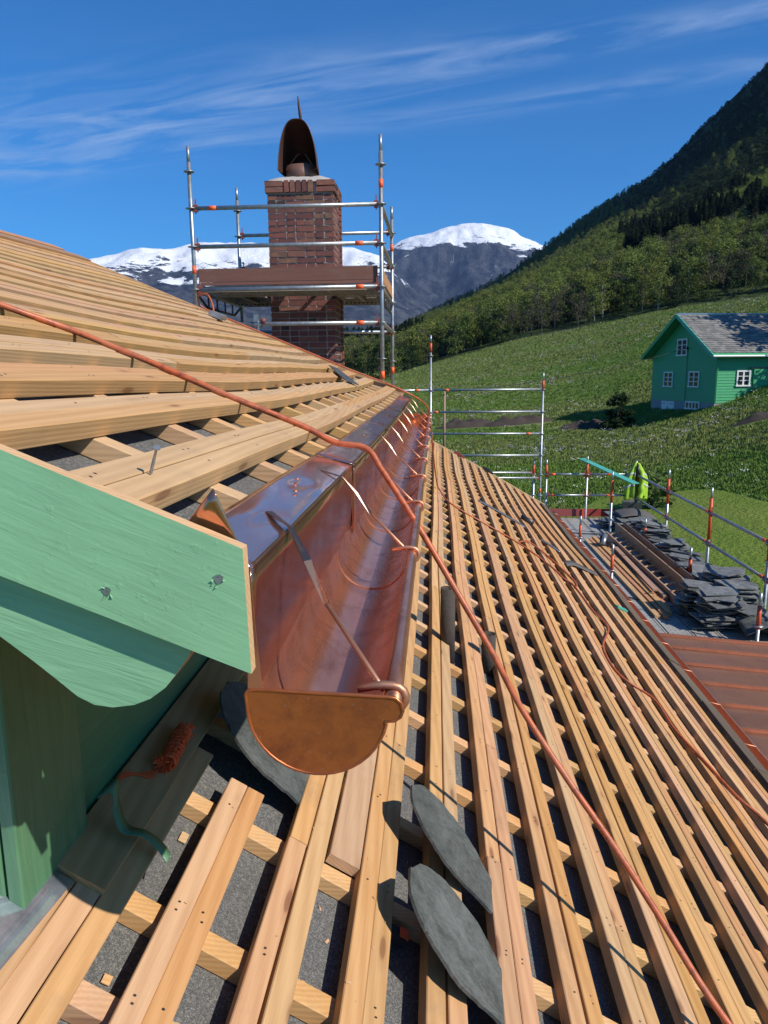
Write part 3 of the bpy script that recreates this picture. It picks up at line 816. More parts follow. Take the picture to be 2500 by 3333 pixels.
def mountain(name, prof, R0, depth, mat, label, cliff=1.0, seed=0):
    ks = [p[0] for p in prof]; ts = [p[1] for p in prof]; nu, nv = 260, 60
    mb = MB()
    for i in range(nu + 1):
        k = ks[0] + (ks[-1] - ks[0]) * i / nu; a = math.atan(k); zt = np.interp(k, ks, ts) * R0
        zt += 10 * fn(k * 60, seed, 0) + 5 * fn(k * 170, seed, 4)
        for j in range(-8, nv + 1):
            v = j / nv
            if j < 0: r, z = R0 - depth * v * 3, zt * (1 + v * 2.5)
            else:
                r = R0 - depth * v
                z = zt * (1 - .22 * min(v / .25, 1) ** 1.6 - .78 * max(0, (v - .25) / .75) ** (1 / cliff)) if cliff > 1 else zt * (1 - v ** 1.25)
                amp = math.sin(math.pi * min(v * 1.1 + .03, 1))
                X, Y = r * math.sin(a), r * math.cos(a)
                z += amp * (90 * fn(X * .0016, Y * .0016, seed) + 55 * fn(X * .005, Y * .004, seed + 3) + 28 * fn(X * .014, Y * .009, seed + 5))
                r += amp * 120 * fn(X * .004, z * .002, seed + 8)
            mb.v.append((r * math.sin(a), r * math.cos(a), z - (60 if v > .98 else 0)))
    nj = nv + 9
    mb.f = [(i * nj + j, (i + 1) * nj + j, (i + 1) * nj + j + 1, i * nj + j + 1) for i in range(nu) for j in range(nj - 1)]; mb.m = [0] * len(mb.f)
    tag(mb.build(name, mat, None, True), label, kind='structure')
S1 = [(-1.4, .06), (-.95, .09), (-.6718, .1105), (-.5415, .1255), (-.4678, .1359), (-.4184, .1462), (-.4001, .1515), (-.3478, .1539), (-.3256, .1596), (-.3098, .163), (-.2644, .1637), (-.2194, .1619), (-.1669, .1606), (-.1067, .1585), (-.0724, .147), (-.0471, .1223), (-.0072, .0832), (.05, .04)]
S2 = [(-.30, .05), (-.1477, .1128), (-.107, .132), (-.0724, .1480), (-.0509, .1626), (-.0338, .1695), (-.0058, .1743), (.0153, .182), (.043, .1854), (.066, .1839), (.0979, .1754), (.1086, .1687), (.134, .157), (.1684, .143), (.227, .1221), (.4, .08)]
mountain('snow_mountain', S1, 6200, 2300, M['snow_left'], 'long snowy fell behind the chimney', 1.0, 2)
mountain('snow_dome', S2, 7600, 2600, M['snow_dome'], 'rounded snow-capped summit above dark cliffs', 1.6, 11)

# ------------------------------------------------------------------ trees
def leaf_mat(name, c0, c1, var=.35):
    t = NT(name); r = t.rand(); c = t.coord('Object')
    a = t.noise(c, 1.1, 3, .6)
    col = t.mix(t.ramp(a, [(.35, 0), (.65, 1)]), c0, c1)
    col = t.hsv(col, t.math('ADD', .485, t.math('MULTIPLY', r, .03)), 1, t.math('ADD', 1 - var / 2, t.math('MULTIPLY', t.math('FRACT', t.math('MULTIPLY', r, 9.7)), var)))
    m = t.fin(col, .7, spec=.2)
    tr = t.n.new('ShaderNodeBsdfTranslucent'); t.set(tr, 0, col); mx = t.n.new('ShaderNodeMixShader'); mx.inputs[0].default_value = .28
    t.l.new(t.b.outputs[0], mx.inputs[1]); t.l.new(tr.outputs[0], mx.inputs[2]); t.l.new(mx.outputs[0], t.out.inputs[0])
    return m
LEAF = {'birch': leaf_mat('birch leaves', (.145, .180, .036), (.185, .215, .050)), 'alder': leaf_mat('alder leaves', (.090, .125, .028), (.120, .152, .036)),
        'dark': leaf_mat('dark leaves', (.024, .045, .016), (.038, .064, .019)), 'spruce': leaf_mat('spruce needles', (.016, .030, .014), (.026, .042, .017), .3),  # dark leaves lowered further, putting the slope's shade into their colour
        'bare': leaf_mat('budding twigs', (.115, .105, .065), (.085, .085, .045))}
M['bark'] = mortar('grey bark', (.13, .115, .10), (.055, .05, .042))
M['birchbark'] = mortar('birch bark', (.42, .40, .36), (.16, .14, .12))
def tree_geo(kind, seed, h=10.0, n=900, leaf=.34):
    """returns (trunk MB, crown MB), base at the origin"""
    R = random.Random(seed); tr, cr = MB(), MB()
    if kind == 'spruce':
        tr.tube([(0, 0, -.5), (0, 0, h * .5), (0, 0, h)], [h * .022, h * .013, .02], 6)
        for i in range(n):
            u = R.random() ** .75; z = h * (.06 + .93 * u); rad_ = h * .19 * (1 - u) ** .85 + .12; a = R.random() * 6.283; q = rad_ * (.25 + .75 * R.random() ** .5)
            p = Vector((math.cos(a) * q, math.sin(a) * q, z - q * .35)); d = Vector((math.cos(a), math.sin(a), -.45)).normalized(); sd = d.cross(Vector((0, 0, 1))).normalized()
            L = leaf * (1.1 + R.random()); w = leaf * .55
            cr.add([p - d * L * .5 - sd * w * .3, p - d * L * .5 + sd * w * .3, p + d * L * .5 + sd * w * .5 + Vector((0, 0, -.08)), p + d * L * .5 - sd * w * .5 + Vector((0, 0, -.08))], [(0, 1, 2, 3)])
        return tr, cr
    lean = Vector((R.uniform(-.06, .06), R.uniform(-.06, .06), 1))
    base_r = h * .016
    pts = [Vector((0, 0, -.5))] + [lean * (h * f) + Vector((R.uniform(-.1, .1), R.uniform(-.1, .1), 0)) for f in (.2, .45, .7, .92)]
    tr.tube(pts, [base_r, base_r * .85, base_r * .6, base_r * .35, base_r * .1], 7)
    wx = {'birch': .24, 'alder': .33, 'dark': .36, 'bare': .26}[kind]; z0 = {'birch': .2, 'alder': .1, 'dark': .08, 'bare': .3}[kind]
    clumps = []
    for i in range(int(20 + 8 * R.random())):
        u = R.random(); zc = h * (z0 + (1 - z0) * u); env = math.sin(math.pi * (.12 + .86 * u) ** .8) ** .7
        a = R.random() * 6.283; q = h * wx * env * R.random() ** .45
        c = lean * zc + Vector((math.cos(a) * q, math.sin(a) * q, 0)); clumps.append((c, h * R.uniform(.06, .125)))
        st = lean * (zc * R.uniform(.55, .8)); tr.tube([st, st.lerp(c, .6) + Vector((0, 0, .12)), c], [base_r * .3, base_r * .18, base_r * .06], 4)
    m = int(n * (.42 if kind == 'bare' else 1))
    for i in range(m):
        c, s = R.choice(clumps)
        p = c + Vector((R.gauss(0, 1), R.gauss(0, 1), R.gauss(0, .8))) * s * .62
        nrm = Vector((R.gauss(0, 1), R.gauss(0, 1), R.gauss(0, 1) + .5)).normalized(); u = nrm.orthogonal().normalized(); v = nrm.cross(u)
        ang = R.random() * 6.28; u, v = u * math.cos(ang) + v * math.sin(ang), v * math.cos(ang) - u * math.sin(ang)
        L = leaf * R.uniform(.6, 1.25)
        cr.add([p - u * L * .5, p + v * L * .34, p + u * L * .5, p - v * L * .34], [(0, 1, 2, 3)])
    return tr, cr
PROTO = {}
for kind, cnt, h, n, lf in (('birch', 3, 11, 1500, .42), ('alder', 3, 9.5, 1700, .46), ('dark', 2, 9, 1700, .46), ('spruce', 2, 13, 1300, .55), ('bare', 2, 10.5, 1500, .36)):
    for q in range(cnt):
        tr, cr = tree_geo(kind, hash((kind, q)) % 1000 if False else q * 17 + len(kind) * 101, h, n, lf)
        PROTO[(kind, q)] = (tr.mesh('trunk', M['birchbark'] if kind in ('birch',) else M['bark'], True), cr.mesh('crown', LEAF[kind]))
SHORT = {'birch': 'light green birch', 'alder': 'mid green leafy tree', 'dark': 'dark green leafy tree', 'spruce': 'dark pointed spruce', 'bare': 'thin grey-brown budding tree'}
def plant(kind, q, X, Y, s, label, group, rot=None, cat='tree', name=None, sz=1.0):
    m = Matrix.Translation((X, Y, ground(X, Y) - .1)) @ Matrix.Rotation(rr(0, 6.28) if rot is None else rot, 4, 'Z') @ Matrix.Diagonal((s, s, s * sz, 1))
    t = thing(name or {'birch': 'birch_tree', 'alder': 'alder_tree', 'dark': 'leafy_tree', 'spruce': 'spruce_tree', 'bare': 'budding_tree'}[kind], label, cat, group=group, mat=m)
    a, b = PROTO[(kind, q)]
    for nm, me in (('trunk', a), ('crown', b)):
        o = bpy.data.objects.new(nm, me); COL.objects.link(o); o.parent = t
    return t
ORD = ['first', 'second', 'third', 'fourth', 'fifth', 'sixth', 'seventh', 'eighth', 'ninth', 'tenth', 'eleventh', 'twelfth', 'thirteenth', 'fourteenth', 'fifteenth', 'sixteenth', 'seventeenth', 'eighteenth', 'nineteenth', 'twentieth',
       'twenty-first', 'twenty-second', 'twenty-third', 'twenty-fourth', 'twenty-fifth', 'twenty-sixth', 'twenty-seventh', 'twenty-eighth', 'twenty-ninth', 'thirtieth']
ORD += ['thirty-' + o for o in ORD[:9]] + ['fortieth'] + ['forty-' + o for o in ORD[:9]] + ['fiftieth']
# the tree line along the top of the meadow
TR = random.Random(5); line = []
k = -.13
while k < .47:
    r = 207 + TR.uniform(-4, 12) - (45 if k < -.055 else 0)
    if k < .02: kind = TR.choice(['alder', 'dark', 'alder'])
    elif k < .09: kind = TR.choice(['alder', 'alder', 'dark', 'bare'])
    elif k < .27: kind = TR.choice(['bare', 'bare', 'alder', 'bare', 'birch'])
    else: kind = TR.choice(['bare', 'birch', 'alder', 'bare', 'dark'])
    line.append((k, r, kind)); k += TR.uniform(.0085, .0165)
line = line[:50]
for i, (k, r, kind) in enumerate(line):
    a = math.atan(k); s = TR.uniform(.62, 1.0) * (.9 if k < -.055 else 1)
    plant(kind, TR.randrange(2), r * math.sin(a), r * math.cos(a), s, '%s, %s tree from the chimney end of the meadow edge row' % (SHORT[kind], ORD[i]), 'trees along the meadow edge', TR.uniform(0, 6.28))

def scatter(name, pts, protos, label, cat=None):
    """one stuff object: copies of the prototype meshes spread over the given points"""
    c = bpy.data.collections.new(name + '_kinds')
    for i, (me) in enumerate(protos):
        o = bpy.data.objects.new('%s_kind_%d' % (name, i), me); c.objects.link(o)
    me = bpy.data.meshes.new(name); me.from_pydata([p[:3] for p in pts], [], [])
    for an, j in (('size', 3), ('turn', 4), ('kind', 5)):
        at = me.attributes.new(an, 'FLOAT' if an != 'kind' else 'INT', 'POINT')
        at.data.foreach_set('value', [p[j] for p in pts])
    o = bpy.data.objects.new(name, me); COL.objects.link(o)
    ng = bpy.data.node_groups.new(name, 'GeometryNodeTree')
    ng.interface.new_socket('Geometry', in_out='INPUT', socket_type='NodeSocketGeometry'); ng.interface.new_socket('Geometry', in_out='OUTPUT', socket_type='NodeSocketGeometry')
    N, Lk = ng.nodes, ng.links
    gi, go, ip = N.new('NodeGroupInput'), N.new('NodeGroupOutput'), N.new('GeometryNodeInstanceOnPoints')
    ci = N.new('GeometryNodeCollectionInfo'); ci.inputs['Collection'].default_value = c; ci.inputs['Separate Children'].default_value = True; ci.inputs['Reset Children'].default_value = True
    def att(nm, typ='FLOAT'):
        a = N.new('GeometryNodeInputNamedAttribute'); a.data_type = typ; a.inputs['Name'].default_value = nm; return a.outputs[0]
    cx = N.new('ShaderNodeCombineXYZ'); Lk.new(att('turn'), cx.inputs[2])
    Lk.new(gi.outputs[0], ip.inputs['Points']); Lk.new(ci.outputs[0], ip.inputs['Instance']); ip.inputs['Pick Instance'].default_value = True
    Lk.new(att('kind', 'INT'), ip.inputs['Instance Index']); Lk.new(cx.outputs[0], ip.inputs['Rotation']); Lk.new(att('size'), ip.inputs['Scale'])
    Lk.new(ip.outputs[0], go.inputs[0])
    md = o.modifiers.new('spread', 'NODES'); md.node_group = ng
    tag(o, label, cat, kind='stuff'); return o
def small_tree(kind, seed, h, n, lf):
    tr, cr = tree_geo(kind, seed, h, n, lf); mb = MB(); mb.add(tr.v, tr.f, 0); mb.add(cr.v, cr.f, 1)
    return mb.mesh('forest_tree', [M['bark'], LEAF[kind]])
KN = ['birch', 'birch', 'alder', 'dark', 'spruce', 'spruce', 'bare', 'alder']
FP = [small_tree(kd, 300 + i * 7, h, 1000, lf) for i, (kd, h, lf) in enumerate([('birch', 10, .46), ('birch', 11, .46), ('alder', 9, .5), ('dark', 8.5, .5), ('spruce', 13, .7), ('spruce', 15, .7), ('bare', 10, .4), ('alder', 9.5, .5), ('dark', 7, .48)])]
FR = random.Random(11); pts = []
for i in range(21000):
    k = FR.uniform(-.24, .56) if i % 5 else FR.uniform(.5, 1.3); u = FR.random()
    r = 216 * (1085 / 216) ** (u ** .85); a = math.atan(k); X, Y = r * math.sin(a), r * math.cos(a); z = ground(X, Y)
    if k < -.06 and r < 300 and FR.random() < .6: continue
    spr = fn(X * .012 + 4, Y * .012, 7) + (.40 if .24 < k < .5 and 300 < r < 440 else 0) - .34 - (.3 if r > 600 else 0)
    if k > .21 and r > 455 and FR.random() < min(.93, (k - .19) * 9): kd = FR.choice([3, 3, 3, 8])  # mostly dark trees here, to paint the upper slope's shade
    elif spr > 0: kd = FR.choice([4, 5, 5])
    elif r < 300: kd = FR.choice([6, 6, 0, 2, 7, 3, 1])
    else: kd = FR.choice([0, 1, 0, 2, 3, 7, 2])
    pts.append((X, Y, z - .3, FR.uniform(.62, 1.05) * (.72 if r > 600 else 1), FR.uniform(0, 6.28), kd))
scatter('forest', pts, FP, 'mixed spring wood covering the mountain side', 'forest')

# bush in the meadow, tree whose shadow lies on the barn roof
def polar(k, r): a = math.atan(k); return r * math.sin(a), r * math.cos(a)
bm_t, bm_c = tree_geo('dark', 77, 2.6, 3200, .20)
bt2, bc2 = tree_geo('dark', 79, 2.0, 2200, .20)
bm_c.add([(x + .7, y, z * .8 - .1) for x, y, z in bc2.v], bc2.f); bm_t.add([(x + .7, y, z * .8 - .1) for x, y, z in bt2.v], bt2.f)
PROTO[('bush', 0)] = (bm_t.mesh('trunk', M['bark'], True), bm_c.mesh('crown', LEAF['dark']))
X, Y = polar(.240, 60)
PROTO[('dark', 9)] = PROTO[('bush', 0)]
plant('dark', 9, X, Y, 1.25, 'lone dark shrub in the meadow left of the green barn', None, 1.0, 'shrub', 'shrub', .82)
X, Y = polar(.455, 46)
bm_t, bm_c = tree_geo('alder', 78, 1.2, 300, .16)
PROTO[('dark', 8)] = (bm_t.mesh('trunk', M['bark'], True), bm_c.mesh('crown', LEAF['alder']))
X, Y = polar(.292, 28.6)
plant('dark', 8, X, Y, 1.6, 'small yellow-green bush behind the hi-vis jacket', None, 1.0, 'shrub', 'shrub', .8)

# grass tufts, flower heads
def tuft(seed, h, n, mat, w=.03):
    R = random.Random(seed); mb = MB()
    for i in range(n):
        a = R.random() * 6.28; q = R.random() ** .5 * .22; b = Vector((math.cos(a) * q, math.sin(a) * q, -.02)); d = Vector((R.gauss(0, .35), R.gauss(0, .35), 1)).normalized(); hh = h * R.uniform(.5, 1.15)
        sd = Vector((math.cos(a + 1.3), math.sin(a + 1.3), 0)) * w
        mb.add([b - sd, b + sd, b + d * hh + Vector((0, 0, 0))], [(0, 1, 2)])
    return mb.mesh('tuft', mat)
def grass_mat(nm, c0, c1):
    t = NT(nm); a = t.noise(t.coord('Object'), 9, 2, .5); r = t.rand()
    col = t.hsv(t.mix(a, c0, c1), .5, 1, t.math('ADD', .75, t.math('MULTIPLY', r, .5))); return t.fin(col, .7, spec=.15)
GM = [grass_mat('grass blade', (.105, .180, .030), (.135, .210, .040)), grass_mat('dry grass blade', (.175, .205, .062), (.15, .19, .052))]
MND = [(.042, 66, 3.4, 1.6), (.108, 66, 3.8, 1.5), (.2085, 62, 3.4, 1.4), (.428, 48, 2.1, .7)]
def in_mound(X, Y):
    for k, r, a, b in MND:
        mx, my = polar(k, r)
        if ((X - mx) / (a * .95)) ** 2 + ((Y - my) / (b * 1.6)) ** 2 < 1: return True
    return False
GR_ = random.Random(3); gp = []; fp = []
for i in range(76000):
    k = GR_.uniform(-.10, .60); r = 24 * (206 / 24) ** (GR_.random() ** .8)
    if r < ledge(k) + .2 and k > .10: continue
    a = math.atan(k); X, Y = r * math.sin(a), r * math.cos(a)
    if in_mound(X, Y): continue
    dry = fn(X * .045, Y * .06, 9) + .5 * fn(X * .2, Y * .2, 12) + min(.45, max(0, r - 70) / 160)
    kd = 2 if dry > .24 + GR_.uniform(-.2, .2) else GR_.choice([0, 1, 0])
    gp.append((X, Y, ground(X, Y), GR_.uniform(.6, 1.25) * (1 + r / 160), GR_.uniform(0, 6.28), kd))
    f = fn(X * .05 + 3, Y * .11, 4) + .45 * fn(X * .25, Y * .25, 6)
    if GR_.random() < .012 + .22 * max(0, f - .05) and r > 26:
        fp.append((X + GR_.gauss(0, .5), Y + GR_.gauss(0, .5), ground(X, Y) + GR_.uniform(.18, .40), GR_.uniform(.5, 1.1) * (.7 + r / 150), GR_.uniform(0, 6.28), GR_.choice([0, 1, 1])))
scatter('grass', gp, [tuft(1, .13, 16, GM[0]), tuft(2, .11, 16, GM[0]), tuft(3, .15, 14, GM[1])], 'tall uncut grass over the meadow', 'grass')
def fl(seed, mat):
    R = random.Random(seed); mb = MB()
    for i in range(5):
        p = Vector((R.gauss(0, .12), R.gauss(0, .12), R.gauss(0, .05))); s = .026
        mb.add([p + Vector((-s, 0, -s)), p + Vector((s, 0, -s)), p + Vector((0, s * .6, s)), p + Vector((0, -s, 0))], [(0, 1, 2), (0, 3, 2), (1, 3, 2)])
    return mb.mesh('flower', mat)
scatter('wildflowers', fp, [fl(1, NT('white petals').fin((.72, .70, .68), .6)), fl(2, NT('pale lilac petals').fin((.52, .46, .58), .6))], 'white and lilac flowers scattered through the meadow', 'flowers')

# bare soil banks in the meadow
def mound(k, r, lx, ly, h, label, rot=0):
    X, Y = polar(k, r); mb = MB(); z = ground(X, Y)
    def f(u, v):
        a = u * 2 * math.pi; q = v
        x, y = lx * q * math.cos(a), ly * q * math.sin(a); c, s = math.cos(rot), math.sin(rot); wx, wy = X + x * c - y * s, Y + x * s + y * c
        return (wx, wy, ground(wx, wy) - .05 + h * (1 - q * q) ** .8 * (.62 + .45 * fn(wx * 1.1, wy * 1.1, 2) + .14 * fn(wx * 4, wy * 4, 5)))
    mb.grid(f, 60, 16)
    tag(mb.build('earth_bank', M['soil'], None, True), label, 'earth bank')
mound(.042, 66, 3.0, 1.4, .95, 'low dark soil bank behind the near end of the tall scaffold rails', .1)
mound(.108, 66, 3.4, 1.3, .95, 'long dark soil bank in the meadow behind the scaffold rails', .1)
mound(.2085, 62, 3.0, 1.2, .9, 'brown soil bank just left of the dark shrub', .05)
mound(.428, 48, 1.9, .6, .6, 'dark hollow bank in the flowery slope below the barn', -.2)

# ------------------------------------------------------------------ green barn across the meadow
LB, GB = Vector((.981, .199, 0)).normalized(), Vector((-.199, .981, 0)).normalized()
BM = Matrix(((LB.x, GB.x, 0, 20.337), (LB.y, GB.y, 0, 56.1), (0, 0, 1, 0), (0, 0, 0, 1)))
barn = thing('barn', 'green timber barn with white windows and grey slate roof', 'barn', mat=BM)
def bpart(mb, name, mat, parent=None, smooth=False):
    o = bpy.data.objects.new(name, mb.mesh(name, mat, smooth)); COL.objects.link(o); o.parent = parent or barn; return o
BW, BL, ZB, ZE, ZR = 9.6, 17.0, -2.42, 1.28, 4.12
mb = MB(); mb.prism([(.06, .06, ZB), (.06, BW - .06, ZB), (.06, BW - .06, ZE - .1), (.06, BW / 2, ZR - .25), (.06, .06, ZE - .1)], (BL, 0, 0)); core = bpart(mb, 'wall', M['barn'])
core['label'] = 'green wall of horizontal boards'
mb = MB(); mb.b2(.03, BL, .03, BW - .03, -5.6, ZB); bpart(mb, 'foundation', M['concrete'])
z = ZB
while z < ZR - .35:
    h = .205; inset = max(0, (z + h - ZE) / (ZR - ZE)) * BW / 2
    mb = MB(); mb.prism([(.0, inset, z), (.03, inset, z + h), (.06, inset, z + h), (.06, inset, z)], (0, BW - 2 * inset, 0)); bpart(mb, 'board', M['barn'], core)
    if z < ZE - .2:
        mb = MB(); mb.prism([(.0, 0, z), (.0, .03, z + h), (0, .06, z + h), (0, .06, z)][::-1], (BL, 0, 0)); bpart(mb, 'board', M['barn'], core)
    z += h
SLP = math.atan2(ZR - ZE, BW / 2); OV, EO = .75, .62
def roofp(side, l, s, up=0.0):
    """side 0: towards the yard; s metres down from the ridge; l along the ridge"""
    w = BW / 2 - s * math.cos(SLP) if side == 0 else BW / 2 + s * math.cos(SLP)
    n_ = Vector((0, -math.sin(SLP) if side == 0 else math.sin(SLP), math.cos(SLP)))
    return Vector((l, w, ZR - s * math.sin(SLP))) + n_ * up
SL_LEN = (BW / 2 + EO) / math.cos(SLP)
mb = MB()
for sd in (0, 1):
    p = [roofp(sd, -OV, 0), roofp(sd, BL, 0), roofp(sd, BL, SL_LEN), roofp(sd, -OV, SL_LEN)]
    mb.prism(p, tuple(roofp(sd, 0, 0, .12) - roofp(sd, 0, 0)))
broof = bpart(mb, 'roof', M['barn'])
BR = random.Random(8); mb = MB()
rows = int(SL_LEN / .30)
for sd in (0, 1):
    for r_ in range(rows):
        s0 = r_ * .30; l = -OV - .05 + (.21 if r_ % 2 else 0)
        while l < BL:
            w = .42; a, b = l + .008, l + w - .008; up0 = .125 + BR.uniform(0, .012)
            q = [roofp(sd, a, s0, up0), roofp(sd, b, s0, up0), roofp(sd, b, s0 + .33 + BR.uniform(-.02, .02), up0 + .035), roofp(sd, (a + b) / 2, s0 + .37, up0 + .035), roofp(sd, a, s0 + .33 + BR.uniform(-.02, .02), up0 + .035)]
            o = len(mb.v); mb.add(q, [(0, 1, 2, 3, 4)]); l += w
def barn_slate():
    t = NT('barn roof slate'); c = t.coord('Object'); a = t.vor(t.map(c, (2.4, 3.3, 3.3)), 1, out=1); s = t.n.new('ShaderNodeSeparateColor'); t.set(s, 0, a)
    b = t.noise(c, 3, 5, .7)
    col = t.mix(s.outputs[0], (.13, .125, .12), (.30, .285, .265)); col = t.mix(t.ramp(b, [(.4, 0), (.7, .6)]), col, (.16, .145, .12)); return t.fin(col, .6)
rs_ = bpart(mb, 'roof_slates', barn_slate(), broof); rs_['kind'] = 'stuff'
for sd in (0, 1):
    mb = MB(); mb.prism([roofp(sd, -OV - .03, 0, .16), roofp(sd, -OV - .03, SL_LEN, .16), roofp(sd, -OV - .03, SL_LEN, -.10), roofp(sd, -OV - .03, 0, -.12)], (.04, 0, 0)); bpart(mb, 'barge_board', M['teal'] if sd == 0 else M['barn'], broof)
mb = MB(); mb.tube([roofp(0, -OV, SL_LEN, .03) + Vector((0, -.06, 0)), roofp(0, BL, SL_LEN, .03) + Vector((0, -.06, 0))], .075, 8); bpart(mb, 'eave_gutter', M['white'])
mb = MB(); e0 = roofp(0, .9, SL_LEN, -.05); mb.tube([e0, Vector((.1, -.1, ZE - .55)), Vector((.02, -.1, ZE - .8)), Vector((.02, -.1, ZB))], .045, 6); bpart(mb, 'downpipe', M['barn'])
mb = MB(); mb.tube([roofp(0, -OV, 0, .16), roofp(0, BL, 0, .16)], .07, 6); bpart(mb, 'ridge_cap', M['zinc'])
def window(face, a0, a1, z0, z1, cols=2, rowsn=3):
    def P(a, z, o): return Vector((-o, a, z)) if face == 'g' else Vector((a, -o, z))
    mb = MB(); fr = .11
    def bar(a, b, c, d, o0, o1):
        v = [P(a, c, o1), P(b, c, o1), P(b, d, o1), P(a, d, o1)]; mb.prism(v, tuple(P(0, 0, o0) - P(0, 0, o1)))
    bar(a0 - fr, a0, z0 - fr, z1 + fr, .0, .07); bar(a1, a1 + fr, z0 - fr, z1 + fr, .0, .07); bar(a0, a1, z1, z1 + fr, .0, .07); bar(a0 - .16, a1 + .16, z0 - fr, z0, .0, .10)
    for i in range(1, cols): x = a0 + (a1 - a0) * i / cols; bar(x - .06, x + .06, z0, z1, .0, .06)
    for j in range(1, rowsn): zz = z0 + (z1 - z0) * j / rowsn; bar(a0, a1, zz - .025, zz + .025, .0, .045)
    w = bpart(mb, 'window', M['white'])
    for i in range(cols):
        for j in range(rowsn):
            x0, x1 = a0 + (a1 - a0) * i / cols + .03, a0 + (a1 - a0) * (i + 1) / cols - .03; y0, y1 = z0 + (z1 - z0) * j / rowsn + .02, z0 + (z1 - z0) * (j + 1) / rowsn - .02
            mb2 = MB(); mb2.prism([P(x0, y0, .02), P(x1, y0, .02), P(x1, y1, .02), P(x0, y1, .02)], tuple(P(0, 0, .01) - P(0, 0, .02))); bpart(mb2, 'pane', M['glass'], w)
window('g', 6.15, 7.40, -1.27, -.25); window('g', 2.28, 3.55, -1.22, -.22); window('g', 4.28, 5.55, 1.18, 2.28); window('l', 1.70, 2.55, -1.12, -.18)
window('g', 2.0, 3.8, -2.9, -2.5, 4, 1)
mb = MB(); mb.b2(-.05, .02, 5.62, 6.58, -3.35, -2.5); mb.b2(-.05, .02, 6.64, 7.62, -3.35, -2.5); bd = bpart(mb, 'cellar_door', M['white'])
mb = MB()
for a in (5.75, 7.0): mb.b2(-.065, -.051, a, a + .5, -2.72, -2.68)
for a in (6.5, 6.7): mb.b2(-.065, -.051, a, a + .03, -3.2, -2.95)
bpart(mb, 'hinge', M['steel_dark'], bd)
mb = MB(); mb.b2(2.9, 6.0, -.10, -.03, -1.6, .02); bpart(mb, 'sliding_door', M['barn'])
mb = MB(); mb.b2(2.5, 7.0, -.14, -.06, .06, .14); bpart(mb, 'door_rail', M['steel_dark'])
mb = MB(); mb.b2(-.14, -.02, 4.02, 4.10, 1.55, 1.75); bpart(mb, 'insulator', M['steel_dark'])
mb = MB(); mb.tube([(-.03, 4.05, ZB), (-.03, 4.05, 1.6)], .02, 5); bpart(mb, 'cable_run', M['steel_dark'])
# tree standing right of the barn; its shade lies on the roof and wall
tx, ty = 20.337 + LB.x * 6 + 17.5, 56.1 + LB.y * 6 - 6.5
plant('alder', 1, 33.5, 56.8, 1.5, 'tall leafy tree beside the barn that shades its roof', None, .4)
plant('alder', 2, 31.6, 55.0, 1.12, 'shorter leafy tree in front of the tall one beside the barn', None, 2.4)

# overhead line and its pole
X, Y = polar(.0123, 45)
pole = thing('utility_pole', 'dark thin pole in the meadow carrying the overhead wire', 'pole', (X, Y, ground(X, Y)))
mb = MB(); mb.tube([(X, Y, ground(X, Y) - .5), (X, Y, -1.15)], [.09, .07], 8); mb.build('pole_shaft', M['old_y'], pole, True)
mb = MB(); mb.b2(X - .02, X + .02, Y - .16, Y + .16, -1.35, -1.29); mb.build('cross_arm', M['steel_dark'], pole)
e1 = BM @ Vector((-.16, 4.06, 1.65)); a0 = Vector((X, Y, -1.2)); mb = MB()
mb.tube([a0.lerp(e1, i / 20) - Vector((0, 0, .45 * 4 * (i / 20) * (1 - i / 20))) for i in range(21)], .016, 4)
tag(mb.build('overhead_wire', M['black'], None), 'thin black wire sagging from the pole to the barn gable', 'wire')

# ------------------------------------------------------------------ chimney
CX0, CX1, CY0, CY1, CZ1 = -2.085, -1.268, 9.60, 10.30, 2.19
chim = thing('chimney', 'red brick chimney with copper wind cowl behind the upper roof', 'chimney', ((CX0 + CX1) / 2, 9.95, -.8))
mb = MB(); mb.b2(CX0 + .005, CX1 - .005, CY0 + .005, CY1 - .005, -1.2, CZ1 + .12)
bmo = mb.build('mortar', M['mortar'], chim)
BRR = random.Random(4)
def brick_mesh(L, W, H, seed):
    R = random.Random(seed); mb = MB(); c = .006
    mb.box((0, 0, 0), (L, W, H), None, c)
    mb.v = [(x + R.uniform(-.003, .003), y + R.uniform(-.003, .003), z + R.uniform(-.003, .003)) for x, y, z in mb.v]
    return mb.mesh('brick', M['brick'])
BMS = {(k, ax): [brick_mesh(*( (L, .105, .062) if ax == 'x' else (.105, L, .062)), 5 * i + 3) for i in range(4)] for k, L in (('s', .224), ('h', .106)) for ax in 'xy'}
def put_brick(k, ax, x, y, z, L=None):
    f = 1.0 if L is None else L / (.224 if k == 's' else .106)
    o = link('brick', BRR.choice(BMS[(k, ax)]), chim, Matrix.Translation((x, y, z)) @ Matrix.Rotation(BRR.uniform(-.02, .02), 4, 'Z') @ Matrix.Diagonal((f if ax == 'x' else 1, f if ax == 'y' else 1, 1, 1))); return o
def course(ax, a0, a1, z, fixed, outward):
    a = a0
    while a < a1 - .03:
        k = 's' if BRR.random() < .58 and a + .226 <= a1 + .02 else 'h'; L = .226 if k == 's' else .106
        if a + L > a1 + .012: L = a1 - a; k = 'h' if L < .16 else 's'
        jit = BRR.uniform(-.001, .005)
        c = a + L / 2
        if ax == 'x': put_brick(k, 'x', c, fixed + .0525 - jit * outward, z, L)
        else: put_brick(k, 'y', fixed - .0525 + jit, c, z, L)
        a += L + .012
z = -.02; ci = 0
while z < CZ1 - .03:
    if ci % 2 == 0: course('x', CX0, CX1, z, CY0, 1); course('y', CY0 + .118, CY1, z, CX1, 1)
    else: course('x', CX0, CX1 - .118, z, CY0, 1); course('y', CY0, CY1, z, CX1, 1)
    z += .0745; ci += 1
mb = MB()   # the two faces turned away: brickwork in one piece
zz = -.02
